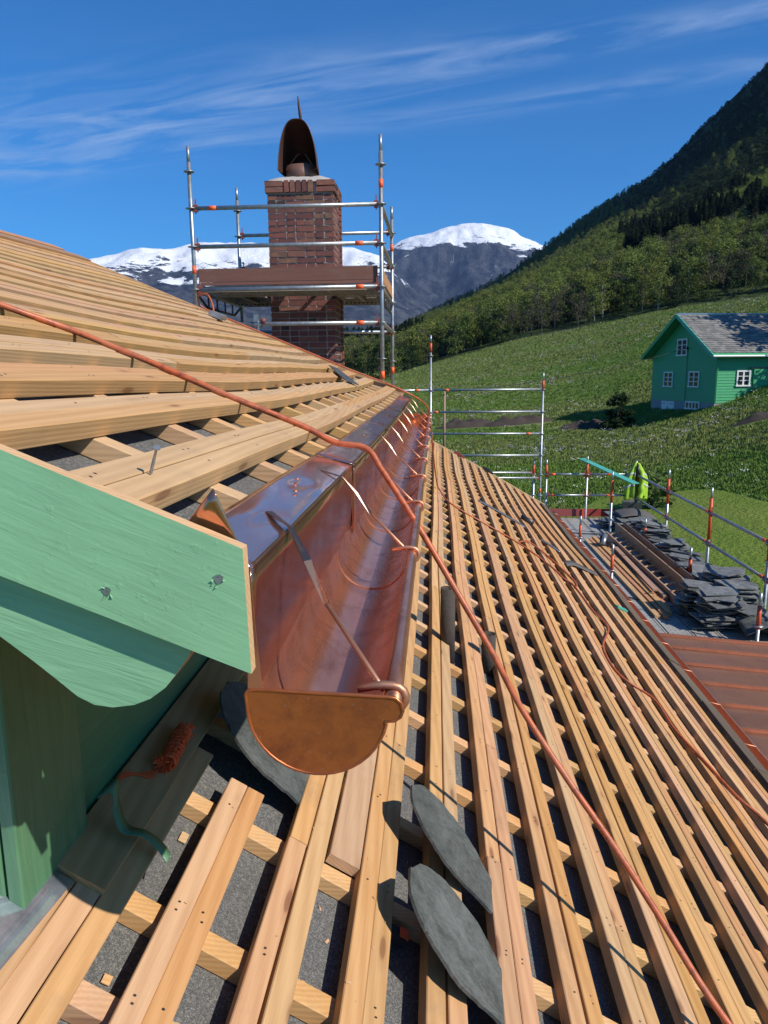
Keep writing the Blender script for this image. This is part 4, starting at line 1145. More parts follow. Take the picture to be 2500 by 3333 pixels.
while zz < CZ1 - .03:
    for i in range(4): mb.box((CX0 + .05, CY0 + .22 + i * .165, zz), (.104, .15, .062)); mb.box((CX0 + .22 + i * .18, CY1 - .05, zz), (.16, .104, .062))
    zz += .0745
mb.build('rear_brickwork', M['brick'], chim)['kind'] = 'stuff'
E_ = .026
for zz in (CZ1 + .036, CZ1 + .108):
    for x in (CX0 - E_ + .113, CX1 + E_ - .113): put_brick('s', 'x', x, CY0 - E_ + .0525, zz)
    for y in (CY0 - E_ + .22, CY1 + E_ - .113): put_brick('s', 'y', CX1 + E_ - .0525, y, zz)
SOL = [brick_mesh(.060, .105, .140, 40 + i) for i in range(3)]; SOLY = [brick_mesh(.105, .060, .140, 50 + i) for i in range(3)]
x = CX0 - E_ + .27
while x < CX1 + E_ - .25: link('brick', BRR.choice(SOL), chim, Matrix.Translation((x, CY0 - E_ + .055, CZ1 + .072))); x += .0745
y = CY0 - E_ + .38
while y < CY1 + E_ - .25: link('brick', BRR.choice(SOLY), chim, Matrix.Translation((CX1 + E_ - .055, y, CZ1 + .072))); y += .0745
mb = MB(); mcx, mcy = (CX0 + CX1) / 2, (CY0 + CY1) / 2
def capf(u, v):
    a = u * 2 * math.pi; sq = 1 / max(abs(math.cos(a)), abs(math.sin(a))); q = 1 - v
    x, y = mcx + .425 * sq * math.cos(a) * q * (1 + .03 * fn(u * 20, v * 4, 1)), mcy + .365 * sq * math.sin(a) * q * (1 + .03 * fn(u * 20, v * 4, 1))
    return (x, y, CZ1 + .142 + (.085 * min(1, v * 2.2) if v > .02 else -.02) + .008 * fn(u * 25, v * 7, 3))
mb.grid(capf, 40, 8); mb.build('mortar_cap', M['cap_mortar'], chim, True)
PCX, PCY = -1.70, 9.96
mb = MB(); mb.tube([(PCX, PCY, 2.36), (PCX, PCY, 2.57)], .198, 28, False); solid(mb.build('flue_pipe', M['cowl_pipe'], chim, True), .004)
mb = MB(); mb.tube([(PCX, PCY, 2.30), (PCX, PCY, 2.50)], .19, 24); mb.build('flue_throat', M['black'], chim, True)
# bonnet of the cowl: an arched shell, open towards the camera
mb = MB()
def bonnet(u, v):
    a = math.pi * (1 - u); q = math.cos(a); hgt = (1 - abs(q) ** 2.3) ** (1 / 1.55)
    wid = .245 * (1 - .30 * v * v); back = .56 * v
    x = PCX + .0 + wid * math.copysign(abs(q) ** .82, q) * (1 if True else 0)
    ztop = 3.06 - .30 * v ** 2.2; z0 = 2.475 + .03 * (1 - abs(q)) - .0 * v
    zz = z0 + (ztop - z0) * hgt
    return (x - .012, PCY - .28 + back, zz)
mb.grid(bonnet, 36, 10)
mb.grid(lambda u, v: Vector(bonnet(u, 1)).lerp(Vector((PCX - .012, PCY + .29, 2.48)), v), 36, 3)
solid(mb.build('cowl_bonnet', M['cowl'], chim, True), .006)
for s in (-1, 1):
    mb = MB(); mb.tube([(PCX + s * .185, PCY - .10, 2.52), (PCX + s * .05, PCY - .02, 2.72), (PCX + s * .02, PCY + .05, 2.74)], .006, 5); mb.build('stay_rod', M['copper_rod'], chim)
mb = MB(); mb.prism([(PCX - .030, PCY - .03, 3.40), (PCX - .036, PCY, 3.30), (PCX - .026, PCY, 3.18), (PCX + .002, PCY, 3.04), (PCX + .014, PCY, 3.04), (PCX + .012, PCY, 3.18), (PCX - .004, PCY, 3.30), (PCX - .022, PCY - .03, 3.40)], (0, .004, 0)); mb.build('wind_vane', M['cowl'], chim)

# ------------------------------------------------------------------ scaffolding
TUBE = .0242
def tubepart(parent, name, p, q, mat='steel', r=TUBE, n=10):
    mb = MB(); mb.tube([p, q], r, n); return mb.build(name, M[mat], parent, True)
def ring(parent, name, p, d, half, r, mat):
    p, d = Vector(p), Vector(d).normalized(); mb = MB(); mb.tube([p - d * half, p + d * half], r, 12); return mb.build(name, M[mat], parent, True)
def standard(parent, x, y, z0, z1, rings=(), orange=None, tapes=()):
    s = tubepart(parent, 'standard', (x, y, z0), (x, y, z1))
    ring(s, 'spigot', (x, y, z1 + .08), (0, 0, 1), .09, .019, 'steel')
    for z in rings: ring(s, 'rosette', (x, y, z), (0, 0, 1), .004, .060, 'steel')
    if orange: ring(s, 'orange_end', (x, y, (orange[0] + orange[1]) / 2), (0, 0, 1), (orange[1] - orange[0]) / 2, .0262, 'orange')
    for z in tapes: ring(s, 'tape_mark', (x, y, z), (0, 0, 1), .045, .0256, 'tape')
    return s
def ledger(parent, p, q, name='ledger', tapes=(), heads=True, r=TUBE, headmat='orange'):
    p, q = Vector(p), Vector(q); d = (q - p).normalized()
    o = tubepart(parent, name, p + d * .05, q - d * .05, r=r)
    if heads:
        for e, s in ((p, 1), (q, -1)):
            mb = MB(); c = e + d * (.055 * s); mb.box(c, (.05, .035, .075), (d, d.cross(Vector((0, 0, 1))).normalized(), Vector((0, 0, 1)))); mb.box(c + Vector((0, 0, .02)), (.012, .012, .16), (d, d.cross(Vector((0, 0, 1))).normalized(), Vector((0, 0, 1))))
            mb.build('wedge_head', M['rust' if headmat == 'orange' else headmat], o)
    for f in tapes: ring(o, 'tape_mark', p.lerp(q, f), d, .045, r + .0014, 'tape')
    return o
tower = thing('scaffold_tower', 'steel scaffold tower with plank deck round the brick chimney', 'scaffold', (-1.7, 9.8, -.5))
TX0, TX1, TY0, TY1 = -2.80, -.617, 8.80, 10.90
def roof_z(x): return (HL - math.sin(PL) * x) / math.cos(PL)
standard(tower, TX0, TY0, roof_z(TX0), 2.36, (.57, .97, 1.445, 1.865, 2.26), tapes=(1.19,))
standard(tower, TX1, TY0, roof_z(TX1), 2.42, (.57, .97, 1.445, 1.865, 2.28, .16), tapes=(2.08, -.03))
standard(tower, TX0, TY1, roof_z(TX0), 2.40, (.60, .98, 1.47, 1.92, 2.26))
standard(tower, TX1, TY1, roof_z(TX1), 2.10, (.57, .98, 1.47, 1.92, .16), tapes=(1.72, .03))
ledger(tower, (TX0, TY0, 1.865), (TX1, TY0, 1.865), tapes=(.115,)); ledger(tower, (TX0, TY0, 1.445), (TX1, TY0, 1.45), tapes=(.885,))
ledger(tower, (TX0, TY0, .965), (TX1, TY0, .975), tapes=(.885,)); ledger(tower, (TX0, TY0, .57), (TX1, TY0, .57), tapes=(.885,))
ledger(tower, (TX0, TY1, 1.93), (TX1, TY1, 1.93)); ledger(tower, (TX0, TY1, 1.47), (TX1, TY1, 1.47)); ledger(tower, (TX0, TY1, .60), (TX1, TY1, .57))
for x in (TX0, TX1):
    ledger(tower, (x, TY0, .57), (x, TY1, .57))
    if x == TX1:
        for z0_ in (1.865, 1.445): ledger(tower, (x, TY0, z0_), (x, TY1, z0_ + .02))
    t = ledger(tower, (x, TY0, .955), (x, TY1, .955), 'transom', heads=False)
    zc = .80
    for a, b in (((x, TY0 + .05, .93), (x, TY0 + .45, zc)), ((x, TY0 + .45, zc), (x, TY1 - .42, zc)), ((x, TY1 - .42, zc), (x, TY1 - .05, .93))): tubepart(t, 'truss_chord', a, b, 'steel_dark', .016, 6)
    for k in range(4):
        yy = TY0 + .5 + k * (TY1 - TY0 - 1.0) / 3; mb = MB(); mb.b2(x - .006, x + .006, yy - .022, yy + .022, zc, .94); mb.build('truss_strut', M['steel_dark'], t)
for a, b in ((8.86, 9.16), (9.17, 9.47), (10.36, 10.61), (10.62, 10.87)):
    mb = MB(); mb.b2(TX0 + .04, TX1 - .04, a, b, 1.00, 1.012); mb.b2(TX0 + .04, TX1 - .04, a, a + .02, .945, 1.0); mb.b2(TX0 + .04, TX1 - .04, b - .02, b, .945, 1.0)
    for k in range(5): xx = TX0 + .2 + k * .44; mb.b2(xx, xx + .03, a + .022, b - .022, .955, .998)
    mb.build('deck_plank', M['deck'], tower)
for a, b in ((TX0 + .05, TX0 + .36), (TX0 + .37, TX0 + .66), (TX1 - .34, TX1 - .05), (TX1 - .62, TX1 - .35)):
    mb = MB(); mb.b2(a, b, 9.48, 10.35, 1.0, 1.012); mb.b2(a, a + .02, 9.48, 10.35, .945, 1.0); mb.b2(b - .02, b, 9.48, 10.35, .945, 1.0); mb.build('deck_plank', M['deck'], tower)
mb = MB(); mb.b2(TX0 + .04, TX1 - .05, TY0 + .030, TY0 + .062, 1.055, 1.205); mb.build('toe_board', M['toe'], tower)
mb = MB(); mb.b2(TX0 + .06, TX1 - .05, TY0 + .03, TY0 + .064, 1.018, 1.05); mb.build('toe_board', M['toe'], tower)
mb = MB(); mb.b2(TX1 - .02, TX1 + .012, TY0 + .07, TY1 - .05, 1.03, 1.17); mb.build('toe_board', M['plank_y'], tower)
# coupler clamped on the low ledger
cp = thing('tube_coupler', 'rusty tube coupler clamped on the lowest tower ledger', 'coupler', (-2.07, 8.8, .57))
mb = MB(); mb.tube([(-2.11, 8.80, .57), (-2.03, 8.80, .57)], .042, 10); mb.box((-2.09, 8.78, .635), (.05, .05, .09)); mb.box((-2.06, 8.76, .51), (.02, .02, .12)); mb.build('clamp_body', M['steel'], cp)
mb = MB(); mb.tube([(-2.03, 8.77, .61), (-1.98, 8.77, .60)], [.026, .03], 10); mb.build('clamp_nut', M['redtoe'], cp, True)

# eave scaffold beside the lower roof
eave = thing('eave_scaffold', 'long steel eave scaffold with orange post tops and perforated deck', 'scaffold', (3.4, 12, -5.3))
ZD = -3.26
gz = -5.5
standard(eave, -.10, 16.5, gz, .62, (-.39, -.87, -1.35, -1.82, .35), orange=(.42, .62))
standard(eave, 2.34, 16.5, gz, -.20, (-.39, -.87, -1.35, -1.82, -2.25, -2.72), orange=(-.40, -.20), tapes=(-2.62,))
standard(eave, 2.20, 16.55, gz, -2.10, (-2.25, -2.72), orange=(-2.25, -2.05))
standard(eave, 2.48, 16.55, gz, -2.10, (-2.25, -2.72), orange=(-2.32, -2.05))
standard(eave, 3.36, 16.5, gz, -2.02, (-2.25, -2.72), orange=(-2.32, -2.02))
for z, tp in ((-.39, (.145,)), (-.87, (.05,)), (-1.35, (.88,)), (-1.83, ())): ledger(eave, (-.10, 16.5, z), (2.34, 16.5, z), 'guard_rail', tp, headmat='steel')
ledger(eave, (-1.6, 16.5, -.40), (-.10, 16.5, -.39), 'guard_rail', (.8,), headmat='steel')
ledger(eave, (-.4, 16.53, -2.22), (2.20, 16.53, -2.22), 'guard_rail'); ledger(eave, (-.4, 16.47, -2.33), (2.34, 16.47, -2.33), 'guard_rail')
for z, tp in ((-2.25, (.16, .82)), (-2.72, (.17, .75))):
    ledger(eave, (2.48, 16.5, z), (3.36, 16.5, z), 'guard_rail', tp[:1]); ledger(eave, (3.36, 16.5, z), (4.42, 16.5, z), 'guard_rail', (.45,))
OY = [16.5, 14.2, 12.0, 9.85, 7.6]
for i, y in enumerate(OY):
    standard(eave, 4.42, y, gz, -2.02 if i else -2.12, (-2.26, -2.76), orange=(-2.50 if i != 2 else -2.70, -2.02) if i else (-2.4, -2.12))
    if i:
        ledger(eave, (4.42, OY[i - 1], -2.26), (4.42, y, -2.26), 'guard_rail', (.93,)); ledger(eave, (4.42, OY[i - 1], -2.76), (4.42, y, -2.76), 'guard_rail', (.93,))
standard(eave, 3.552, 14.97, gz, -2.16, (-2.46, -2.95), orange=(-2.62, -2.16))
for x, y, zt in ((2.75, 13.91, -2.80), (2.78, 11.47, -2.78), (3.88, 13.66, -2.80), (3.88, 11.2, -2.76), (3.88, 8.76, -2.73)):
    standard(eave, x, y, gz, zt - .06, (zt - .30,), orange=(zt - .34, zt - .06))
DX = [2.01 + .312 * i for i in range(8)]
DY = [16.62, 14.75, 12.42, 10.06, 7.7]
for i in range(4):
    for x in DX:
        a, b = DY[i + 1] + .012, DY[i] - .012; dz = rr(-.003, .003)
        mb = MB(); mb.b2(x, x + .296, a, b, ZD - .008 + dz, ZD + dz); mb.b2(x, x + .022, a, b, ZD - .055 + dz, ZD + .006 + dz); mb.b2(x + .274, x + .296, a, b, ZD - .055 + dz, ZD + .006 + dz)
        mb.build('deck_plank', M['deck'], eave)
    ledger(eave, (2.30, DY[i + 1], ZD - .02), (4.42, DY[i + 1], ZD - .02), 'transom', heads=False)
for x0, x1 in ((2.30, 3.34), (3.38, 4.42)):
    mb = MB(); mb.b2(x0, x1, 16.63, 16.665, ZD + .03, ZD + .20); mb.build('toe_board', M['redtoe'], eave)
mb = MB(); mb.b2(3.30, 3.42, 16.60, 16.63, ZD + .01, ZD + .21); mb.build('board_clip', M['orange'], eave)

# ------------------------------------------------------------------ things on the eave scaffold
SLM = []
for i in range(7):
    R = random.Random(60 + i); mb = MB(); L, W = R.uniform(.42, .56), R.uniform(.28, .38)
    pts = [(-L / 2, -W / 2), (L * .12, -W / 2 * R.uniform(.95, 1.08))] + [(L * .12 + L * .38 * math.sin(a), -W / 2 * math.cos(a)) for a in [math.pi * k / 8 for k in range(1, 8)]] + [(L * .12, W / 2 * R.uniform(.95, 1.08)), (-L / 2, W / 2)]
    pts = [(x + R.uniform(-.008, .008), y + R.uniform(-.008, .008)) for x, y in pts]
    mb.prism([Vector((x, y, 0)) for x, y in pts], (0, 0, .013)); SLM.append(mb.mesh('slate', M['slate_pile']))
SR = random.Random(9)
def lay_slate(x, y, z, rot, tilt, label, group, s=1.0):
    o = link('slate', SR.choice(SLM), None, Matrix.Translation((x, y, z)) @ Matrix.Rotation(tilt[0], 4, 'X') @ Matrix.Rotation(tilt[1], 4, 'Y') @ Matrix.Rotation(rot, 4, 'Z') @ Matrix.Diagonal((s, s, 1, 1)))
    return tag(o, label, 'slate', group)
piles = [(3.62, 9.35, 21), (4.06, 9.30, 12), (3.60, 9.85, 19), (4.12, 9.80, 20), (4.08, 10.35, 22), (3.98, 10.9, 14)] + [(4.12 + SR.uniform(-.08, .06), 11.4 + .46 * i, 12 + SR.randrange(6)) for i in range(8)] + [(3.90, 11.9 + .55 * i, 7) for i in range(4)] + [(3.98, 15.2, 10), (4.10, 15.7, 9), (3.75, 15.55, 8), (4.15, 16.15, 10)]
def ith(n): return ORD[n]
for pi_, (x, y, n) in enumerate(piles):
    zz = ZD + .008; drift = SR.uniform(-.06, .06)
    for k in range(n):
        lab = 'grey slate, %s from the top of the %s pile from the copper roof' % (ith(n - 1 - k), ith(pi_)) if n - 1 - k else 'topmost grey slate on the %s pile from the copper roof' % ith(pi_)
        lay_slate(x + SR.gauss(0, .045) + drift * k / n, y + SR.gauss(0, .05), zz, SR.gauss(0, .30) + (math.pi if SR.random() < .15 else 0), (SR.gauss(0, .035) + (SR.gauss(0, .06) if k > n - 3 else 0), SR.gauss(0, .04) + (SR.gauss(.03, .06) if k > n - 3 else 0)), lab, 'slates stacked on the scaffold deck', SR.uniform(.92, 1.12))
        zz += .0205 + SR.uniform(0, .004)
def plank(name, x0, x1, y0, y1, z0, z1, mat, label, cat='plank', yaw=0.0, group=None, tiltz=0.0):
    mb = MB(); c = Vector(((x0 + x1) / 2, (y0 + y1) / 2, (z0 + z1) / 2)); u = Vector((math.sin(yaw), math.cos(yaw), tiltz)).normalized(); s = u.cross(Vector((0, 0, 1))).normalized()
    mb.box(c, (x1 - x0, y1 - y0, z1 - z0), (s, u, s.cross(u)), .003); return tag(mb.build(name, M[mat], None), label, cat, group)
G_ = 'timbers lying on the scaffold deck'
plank('timber_plank', 2.92, 3.00, 9.65, 14.25, ZD + .008, ZD + .045, 'pine', 'pale narrow plank nearest the roof on the deck', group=G_, yaw=-.006)
plank('timber_plank', 3.015, 3.075, 9.60, 14.3, ZD + .008, ZD + .056, 'plank_y', 'reddish plank beside the pale narrow plank on the deck', group=G_, yaw=-.01)
plank('timber_plank', 3.09, 3.17, 9.75, 14.4, ZD + .009, ZD + .075, 'pine', 'thick pale plank in the middle of the deck timbers', group=G_, yaw=-.008)
plank('timber_plank', 3.18, 3.25, 9.95, 13.6, ZD + .008, ZD + .05, 'plank_y', 'short reddish plank between thick pale plank and brown ones', group=G_)
plank('timber_plank', 3.26, 3.33, 10.4, 13.9, ZD + .009, ZD + .09, 'old_y', 'dark brown square timber next to the plank ladder', group=G_)
plank('timber_plank', 3.20, 3.28, 10.6, 13.3, ZD + .10, ZD + .125, 'old_y', 'brown board lying loose on top of the deck timbers', group=G_, yaw=.02)
lad = thing('plank_ladder', 'long brown plank ladder with pale rungs lying on its edge', 'ladder', (3.48, 12.2, ZD))
for x, y0, y1, z0, z1 in ((3.375, 9.75, 14.5, ZD + .01, ZD + .15), (3.60, 9.95, 14.7, ZD + .10, ZD + .29)):
    mb = MB(); mb.box((x, (y0 + y1) / 2, (z0 + z1) / 2), (.028, y1 - y0, z1 - z0), None, .003); mb.build('side_board', M['old_y'], lad)
for i in range(13):
    y = 10.15 + .345 * i; mb = MB(); mb.tube([(3.375, y, ZD + .115), (3.60, y, ZD + .17)], .019, 6); mb.build('rung', M['pine_x'], lad)
plank('timber_plank', 3.735, 3.765, 10.6, 14.7, ZD + .14, ZD + .30, 'old_y', 'upright brown board behind the plank ladder', group=G_)
# folded felt, dark slate block under the jacket, grey sheet
mb = MB(); mb.grid(lambda u, v: (3.85 + .75 * u, 15.35 + .75 * v, ZD + .26 + .16 * math.sin(u * 2.6) * (.6 + .4 * math.sin(v * 3)) - .1 * u), 12, 8)
solid(tag(mb.build('felt_sheet', M['felt_roll'], None, True), 'brown-grey felt sheet thrown over the far slates', 'felt'), .01)
mb = MB(); mb.box((4.30, 16.25, ZD + .38), (.40, .10, .16), (Vector((1, 0, 0)), Vector((0, .95, .3)).normalized(), Vector((0, -.3, .95)).normalized())); tag(mb.build('stone_block', M['slate'], None), 'dark stone block below the hi-vis jacket', 'stone')
mb = MB(); mb.grid(lambda u, v: (3.75 + .6 * u, 8.75 + .5 * v, ZD + .10 + .12 * math.sin(u * 3 + v) + .03 * fn(u * 5, v * 5, 1)), 10, 8); solid(tag(mb.build('tarpaulin', M['slate'], None, True), 'crumpled grey-green tarpaulin beside the near orange post', 'tarpaulin'), .004)
mb = MB(); mb.tube(spline([(2.3, 10.9, ZD + .02), (2.8, 10.55, ZD + .02), (3.2, 10.2, ZD + .02), (3.5, 10.0, ZD + .02), (3.9, 9.6, ZD + .02), (4.2, 9.5, ZD + .02)], 6), .011, 6); tag(mb.build('rope', M['black'], None, True), 'black rope lying across the perforated deck by the plank ends', 'rope')
mb = MB(); mb.tube(spline([(2.5, 15.2, ZD + .02), (2.9, 14.9, ZD + .02), (3.3, 14.85, ZD + .02), (3.6, 14.7, ZD + .03)], 6), .010, 6); tag(mb.build('rope', M['black'], None, True), 'thin black rope across the far deck planks', 'rope')
# tool at the far end of the timbers
dr = thing('nail_gun', 'small grey nail gun on the far end of the timbers', 'nail gun', (3.15, 13.6, ZD + .08))
mb = MB(); mb.tube([(3.10, 13.55, ZD + .11), (3.18, 13.75, ZD + .24)], .045, 10); mb.build('barrel', M['steel'], dr, True)
mb = MB(); mb.box((3.22, 13.62, ZD + .13), (.06, .22, .07)); mb.build('magazine', M['black'], dr)
mb = MB(); mb.box((3.12, 13.78, ZD + .14), (.05, .05, .16)); mb.build('handle', M['black'], dr)
# teal board on the post tops
A_, B_ = Vector((3.27, 16.72, -1.93)), Vector((3.86, 14.40, -2.145)); u = (B_ - A_).normalized(); s = u.cross(Vector((0, 0, 1))).normalized()
mb = MB(); mb.box((A_ + B_) / 2 + Vector((0, 0, .0)), (.155, (B_ - A_).length, .019), (s, u, s.cross(u)), .002); tag(mb.build('painted_board', M['teal'], None), 'teal painted board laid across two orange post tops', 'board')
# hi-vis jacket hung on the corner post
jk = thing('hi_vis_jacket', 'yellow hi-vis jacket hanging on the corner scaffold post', 'jacket', (4.42, 16.42, -2.1))
def drape(u, v):   # cloth falling in folds from the post top; open at the front
    a = -math.pi / 2 + .30 + (2 * math.pi - .60) * u; d = v ** .8
    r = .020 + .150 * min(1, d * 1.9) ** .75 + .018 * d; r *= 1 + (.20 * math.sin(a * 7 + 2 * v) + .10 * math.sin(a * 13 + 5 * v)) * min(1, v * 3)
    hem = .80 + .06 * math.sin(a * 2.3 + 1) + .03 * math.sin(a * 9)
    return (4.42 + r * 1.12 * math.cos(a), 16.44 + r * .62 * math.sin(a), -1.985 - hem * v + .012 * fn(u * 14, v * 9, 2))
mb = MB(); mb.grid(drape, 72, 26)
cl_ = solid(mb.build('shell', M['hivis'], jk, True), .006)
for v0, v1 in ((.30, .355), (.62, .675)):
    mb = MB()
    def band_(u, v):
        x, y, z = drape(u, v0 + (v1 - v0) * v); return (4.42 + (x - 4.42) * 1.03, 16.44 + (y - 16.44) * 1.05, z)
    mb.grid(band_, 72, 2); solid(mb.build('reflective_band', M['reflect'], jk, True), .006)
mb = MB(); sp = spline([(4.47, 16.37, -2.12), (4.50, 16.33, -2.24), (4.505, 16.32, -2.42), (4.49, 16.32, -2.62), (4.48, 16.33, -2.76)], 6); mb.tube(sp, [.050 + .010 * math.sin(i * .9) for i in range(len(sp))], 12); mb.build('sleeve', M['hivis'], jk, True)
mb = MB(); mb.tube([(4.42, 16.37, -2.03), (4.43, 16.355, -2.30)], [.022, .05], 8); mb.build('dark_opening', M['black'], jk, True)  # black piece painting the shade inside the jacket's open front

# ------------------------------------------------------------------ copper porch roof and the lower gutter
porch = thing('porch_roof', 'low brown copper porch roof with standing seams below the eave', 'roof', (4, 5, -3))
SE = [7.62, 7.27, 6.83, 6.39, 5.95, 5.50, 5.06, 4.62, 4.18, 3.74, 3.3, 2.86, 2.42, 1.98]
def pz(x): return -2.755 - .075 * (x - 2.37)
def sk_(x): return -.03 * (x - 2.37)
for a, b in zip(SE[1:], SE[:-1]):
    mb = MB(); mb.grid(lambda u, v: (2.16 + 4.34 * u, a + (b - a) * v + sk_(2.16 + 4.34 * u), pz(2.16 + 4.34 * u) + .004 * fn(u * 6, v * 2 + a, 2)), 14, 5); solid(mb.build('copper_panel', M['copper_old'], porch, True), .0015, -1)
for i, y in enumerate(SE):
    mb = MB(); mb.prism([(2.16, y - .008, pz(2.16)), (2.16, y - .006, pz(2.16) + .030), (2.16, y + .006, pz(2.16) + .030), (2.16, y + .008, pz(2.16))], (4.34, sk_(6.5) - sk_(2.16), pz(6.5) - pz(2.16))); mb.build('standing_seam', M['copper_edge'], porch)
mb = MB(); mb.b2(2.32, 6.4, 7.585, 7.605, -3.2, -2.80); mb.build('porch_fascia', M['old_y'], porch)
mb = MB(); mb.b2(1.50, 1.62, .2, 13.1, -5.6, -2.36); mb.build('eave_wall', M['green_wall_shade_y'], house)
lg = thing('eave_gutter', 'narrow copper gutter along the lower roof edge', 'gutter', (2.18, 6, -2.6))
mb = MB(); n_ = 13; pf = [(2.062 + .062 * math.cos(a), -2.465 + .062 * math.sin(a)) for a in [math.pi + math.pi * k / (n_ - 1) for k in range(n_)]]
ys = frange(.6, 13.25, .4); vs = [(x, y, z + .004 * fn(y, x, 1)) for y in ys for x, z in pf]
mb.add(vs, [(i * n_ + j, i * n_ + j + 1, (i + 1) * n_ + j + 1, (i + 1) * n_ + j) for i in range(len(ys) - 1) for j in range(n_ - 1)]); solid(mb.build('trough', M['copper_edge'], lg, True), .0014)
mb = MB(); mb.tube([(2.128, y, -2.465) for y in (.6, 13.25)], .009, 8); mb.build('rolled_bead', M['copper_edge'], lg, True)
y = .9
while y < 13: mb = MB(); mb.tube([(1.98, y, -2.395), (2.10, y, -2.425), (2.127, y, -2.465)], .0045, 6); mb.build('bracket_rod', M['copper_rod'], lg, True); y += .62
mb = MB(); mb.b2(1.95, 1.996, .2, 13.25, -2.52, -2.42); mb.build('eave_fascia', M['old_y'], house)

# ------------------------------------------------------------------ loose things on the roofs
def hose_tube(name, pts, r, label, per=10):
    mb = MB(); mb.tube(spline(pts, per), r, 12); return tag(mb.build(name, M['hose'], None, True), label, 'hose')
HR = .009
h1 = [RU(-2.1, 1.7, HR), RU(-1.62, 1.93, HR), RU(-1.203, 2.064, HR), RU(-1.037, 2.16, HR), RU(-.793, 2.19, HR), RU(-.536, 2.17, HR), RU(-.31, 2.20, HR), RU(-.20, 2.20, .001), Vector((-.205, 2.195, -.222)), Vector((-.155, 2.165, -.285)), Vector((-.06, 2.105, -.42)), Vector((.055, 2.035, -.60)),
      Vector((.16, 1.977, -.77)), Vector((.245, 1.943, -.926)), Vector((.365, 1.869, -1.094)), Vector((.476, 1.79, -1.235)), Vector((.58, 1.708, -1.378)), Vector((.665, 1.63, -1.50)), Vector((.75, 1.55, -1.60)), RL(1.62, 1.35, HR), RL(1.9, 1.1, HR)]
hose_tube('air_hose', h1, HR, 'thick orange hose running from the upper roof over the gutter to the foreground')
h2 = [RU(-2.02, 6.70, .012), RU(-2.10, 6.78, .10), RU(-2.19, 6.84, .15), RU(-2.27, 6.88, .10), RU(-2.22, 6.90, .03), RU(-2.05, 6.90, .02), RU(-1.5, 6.93, .018), RU(-.8, 6.95, .018), RU(-.36, 6.97, .018), RU(-.12, 7.0, .0), Vector((-.10, 7.15, -.30)), Vector((-.055, 7.27, -.40)), Vector((-.035, 7.40, -.62)), Vector((-.01, 7.6, -.90)), Vector((.02, 7.85, -1.15)),
      RL(.666, 8.05, HR), RL(.808, 7.5, HR), RL(1.278, 7.47, HR), RL(1.633, 7.40, HR), RL(1.934, 7.07, HR), RL(1.995, 6.85, HR), RL(2.104, 6.73, HR), RL(2.143, 6.07, HR), RL(2.167, 5.65, HR + .02), RL(1.99, 5.06, HR), RL(1.991, 4.58, HR), RL(2.199, 4.45, HR), RL(2.207, 4.05, HR), RL(2.287, 3.75, HR), RL(2.355, 3.48, HR), RL(2.443, 3.37, HR), RL(2.6, 3.0, HR), RL(2.8, 2.6, HR)]
hose_tube('air_hose', h2, .0078, 'thin orange hose looping down the far verge and across the lower roof', 8)
hose_tube('air_hose', [RL(1.60, 7.46, .012), RL(1.75, 7.75, .02), RL(1.95, 7.55, .012), RL(2.15, 7.0, .012), RL(2.10, 6.66, .016)], .0085, 'short second loop of orange hose in the middle of the lower roof')
# vent pipes
for (x, yv, zt, lab) in ((.064, 3.39, -1.005, 'taller brown vent pipe standing between the battens'), (.269, 3.506, -1.272, 'shorter brown vent pipe behind the orange hose')):
    vp = thing('vent_pipe', lab, 'pipe', (x, yv, roof_z(x)), 'vent pipes in the lower roof')
    mb = MB(); mb.tube([(x, yv, roof_z(x) - .1), (x, yv, zt)], .033, 20, False); solid(mb.build('pipe_wall', M['pipe'] if 'pipe' in M else M['steel_dark'], vp, True), .004)
    mb = MB(); mb.tube([(x, yv, zt - .05), (x, yv, zt - .048)], .03, 16); mb.build('pipe_throat', M['black'], vp)
# three slates leaning between the battens
def lean_slate(tip, head, b, w, label, seed):
    """tip and head: ends of the near edge; b: unit direction of the width"""
    R = random.Random(seed); tip, head, b = Vector(tip), Vector(head), Vector(b).normalized(); ax = (tip - head); L = ax.length; ax.normalize(); b = (b - ax * b.dot(ax)).normalized(); nn = ax.cross(b)
    pts = []
    for k in range(27):
        s = k / 26; pts.append((s * L, -w * .5 * (.5 + .5 * sstep(s / .5)) * (1 if s < .5 else math.sqrt(max(0, 1 - ((s - .5) / .5) ** 2.3))) + R.uniform(-.002, .002)))
    pts += [(x, -y_) for x, y_ in reversed(pts)]
    c0 = head + b * w * .5; rough = [c0 + ax * (x + R.uniform(-.002, .002)) + b * (y_ + R.uniform(-.0014, .0012)) for x, y_ in pts]
    mb = MB(); mb.prism(rough, nn * .0075)
    lay = [c0 + ax * (L * .5 + (x - L * .5) * R.uniform(.93, .965)) + b * (y_ * R.uniform(.90, .955)) - nn * .0004 for x, y_ in pts]   # cleaved layers on both faces
    mb.prism(lay, nn * .0103)
    return tag(mb.build('slate', M['slate'], None), label, 'slate', 'loose slates leaning in the lower roof')
bdir = (.27, .92, -.27)
lean_slate((-.079, 1.702, -1.060), (.150, 1.590, -1.335), bdir, .215, 'upper of the two leaning slates right of the gutter end', 1)
lean_slate((-.076, 1.372, -1.068), (.158, 1.255, -1.345), bdir, .24, 'lower leaning slate at the bottom edge of the roof', 2)
lean_slate((-.585, 1.72, -.790), (-.335, 1.600, -1.062), (.30, .9, -.30), .27, 'leaning slate tucked behind the copper gutter end cap', 3)
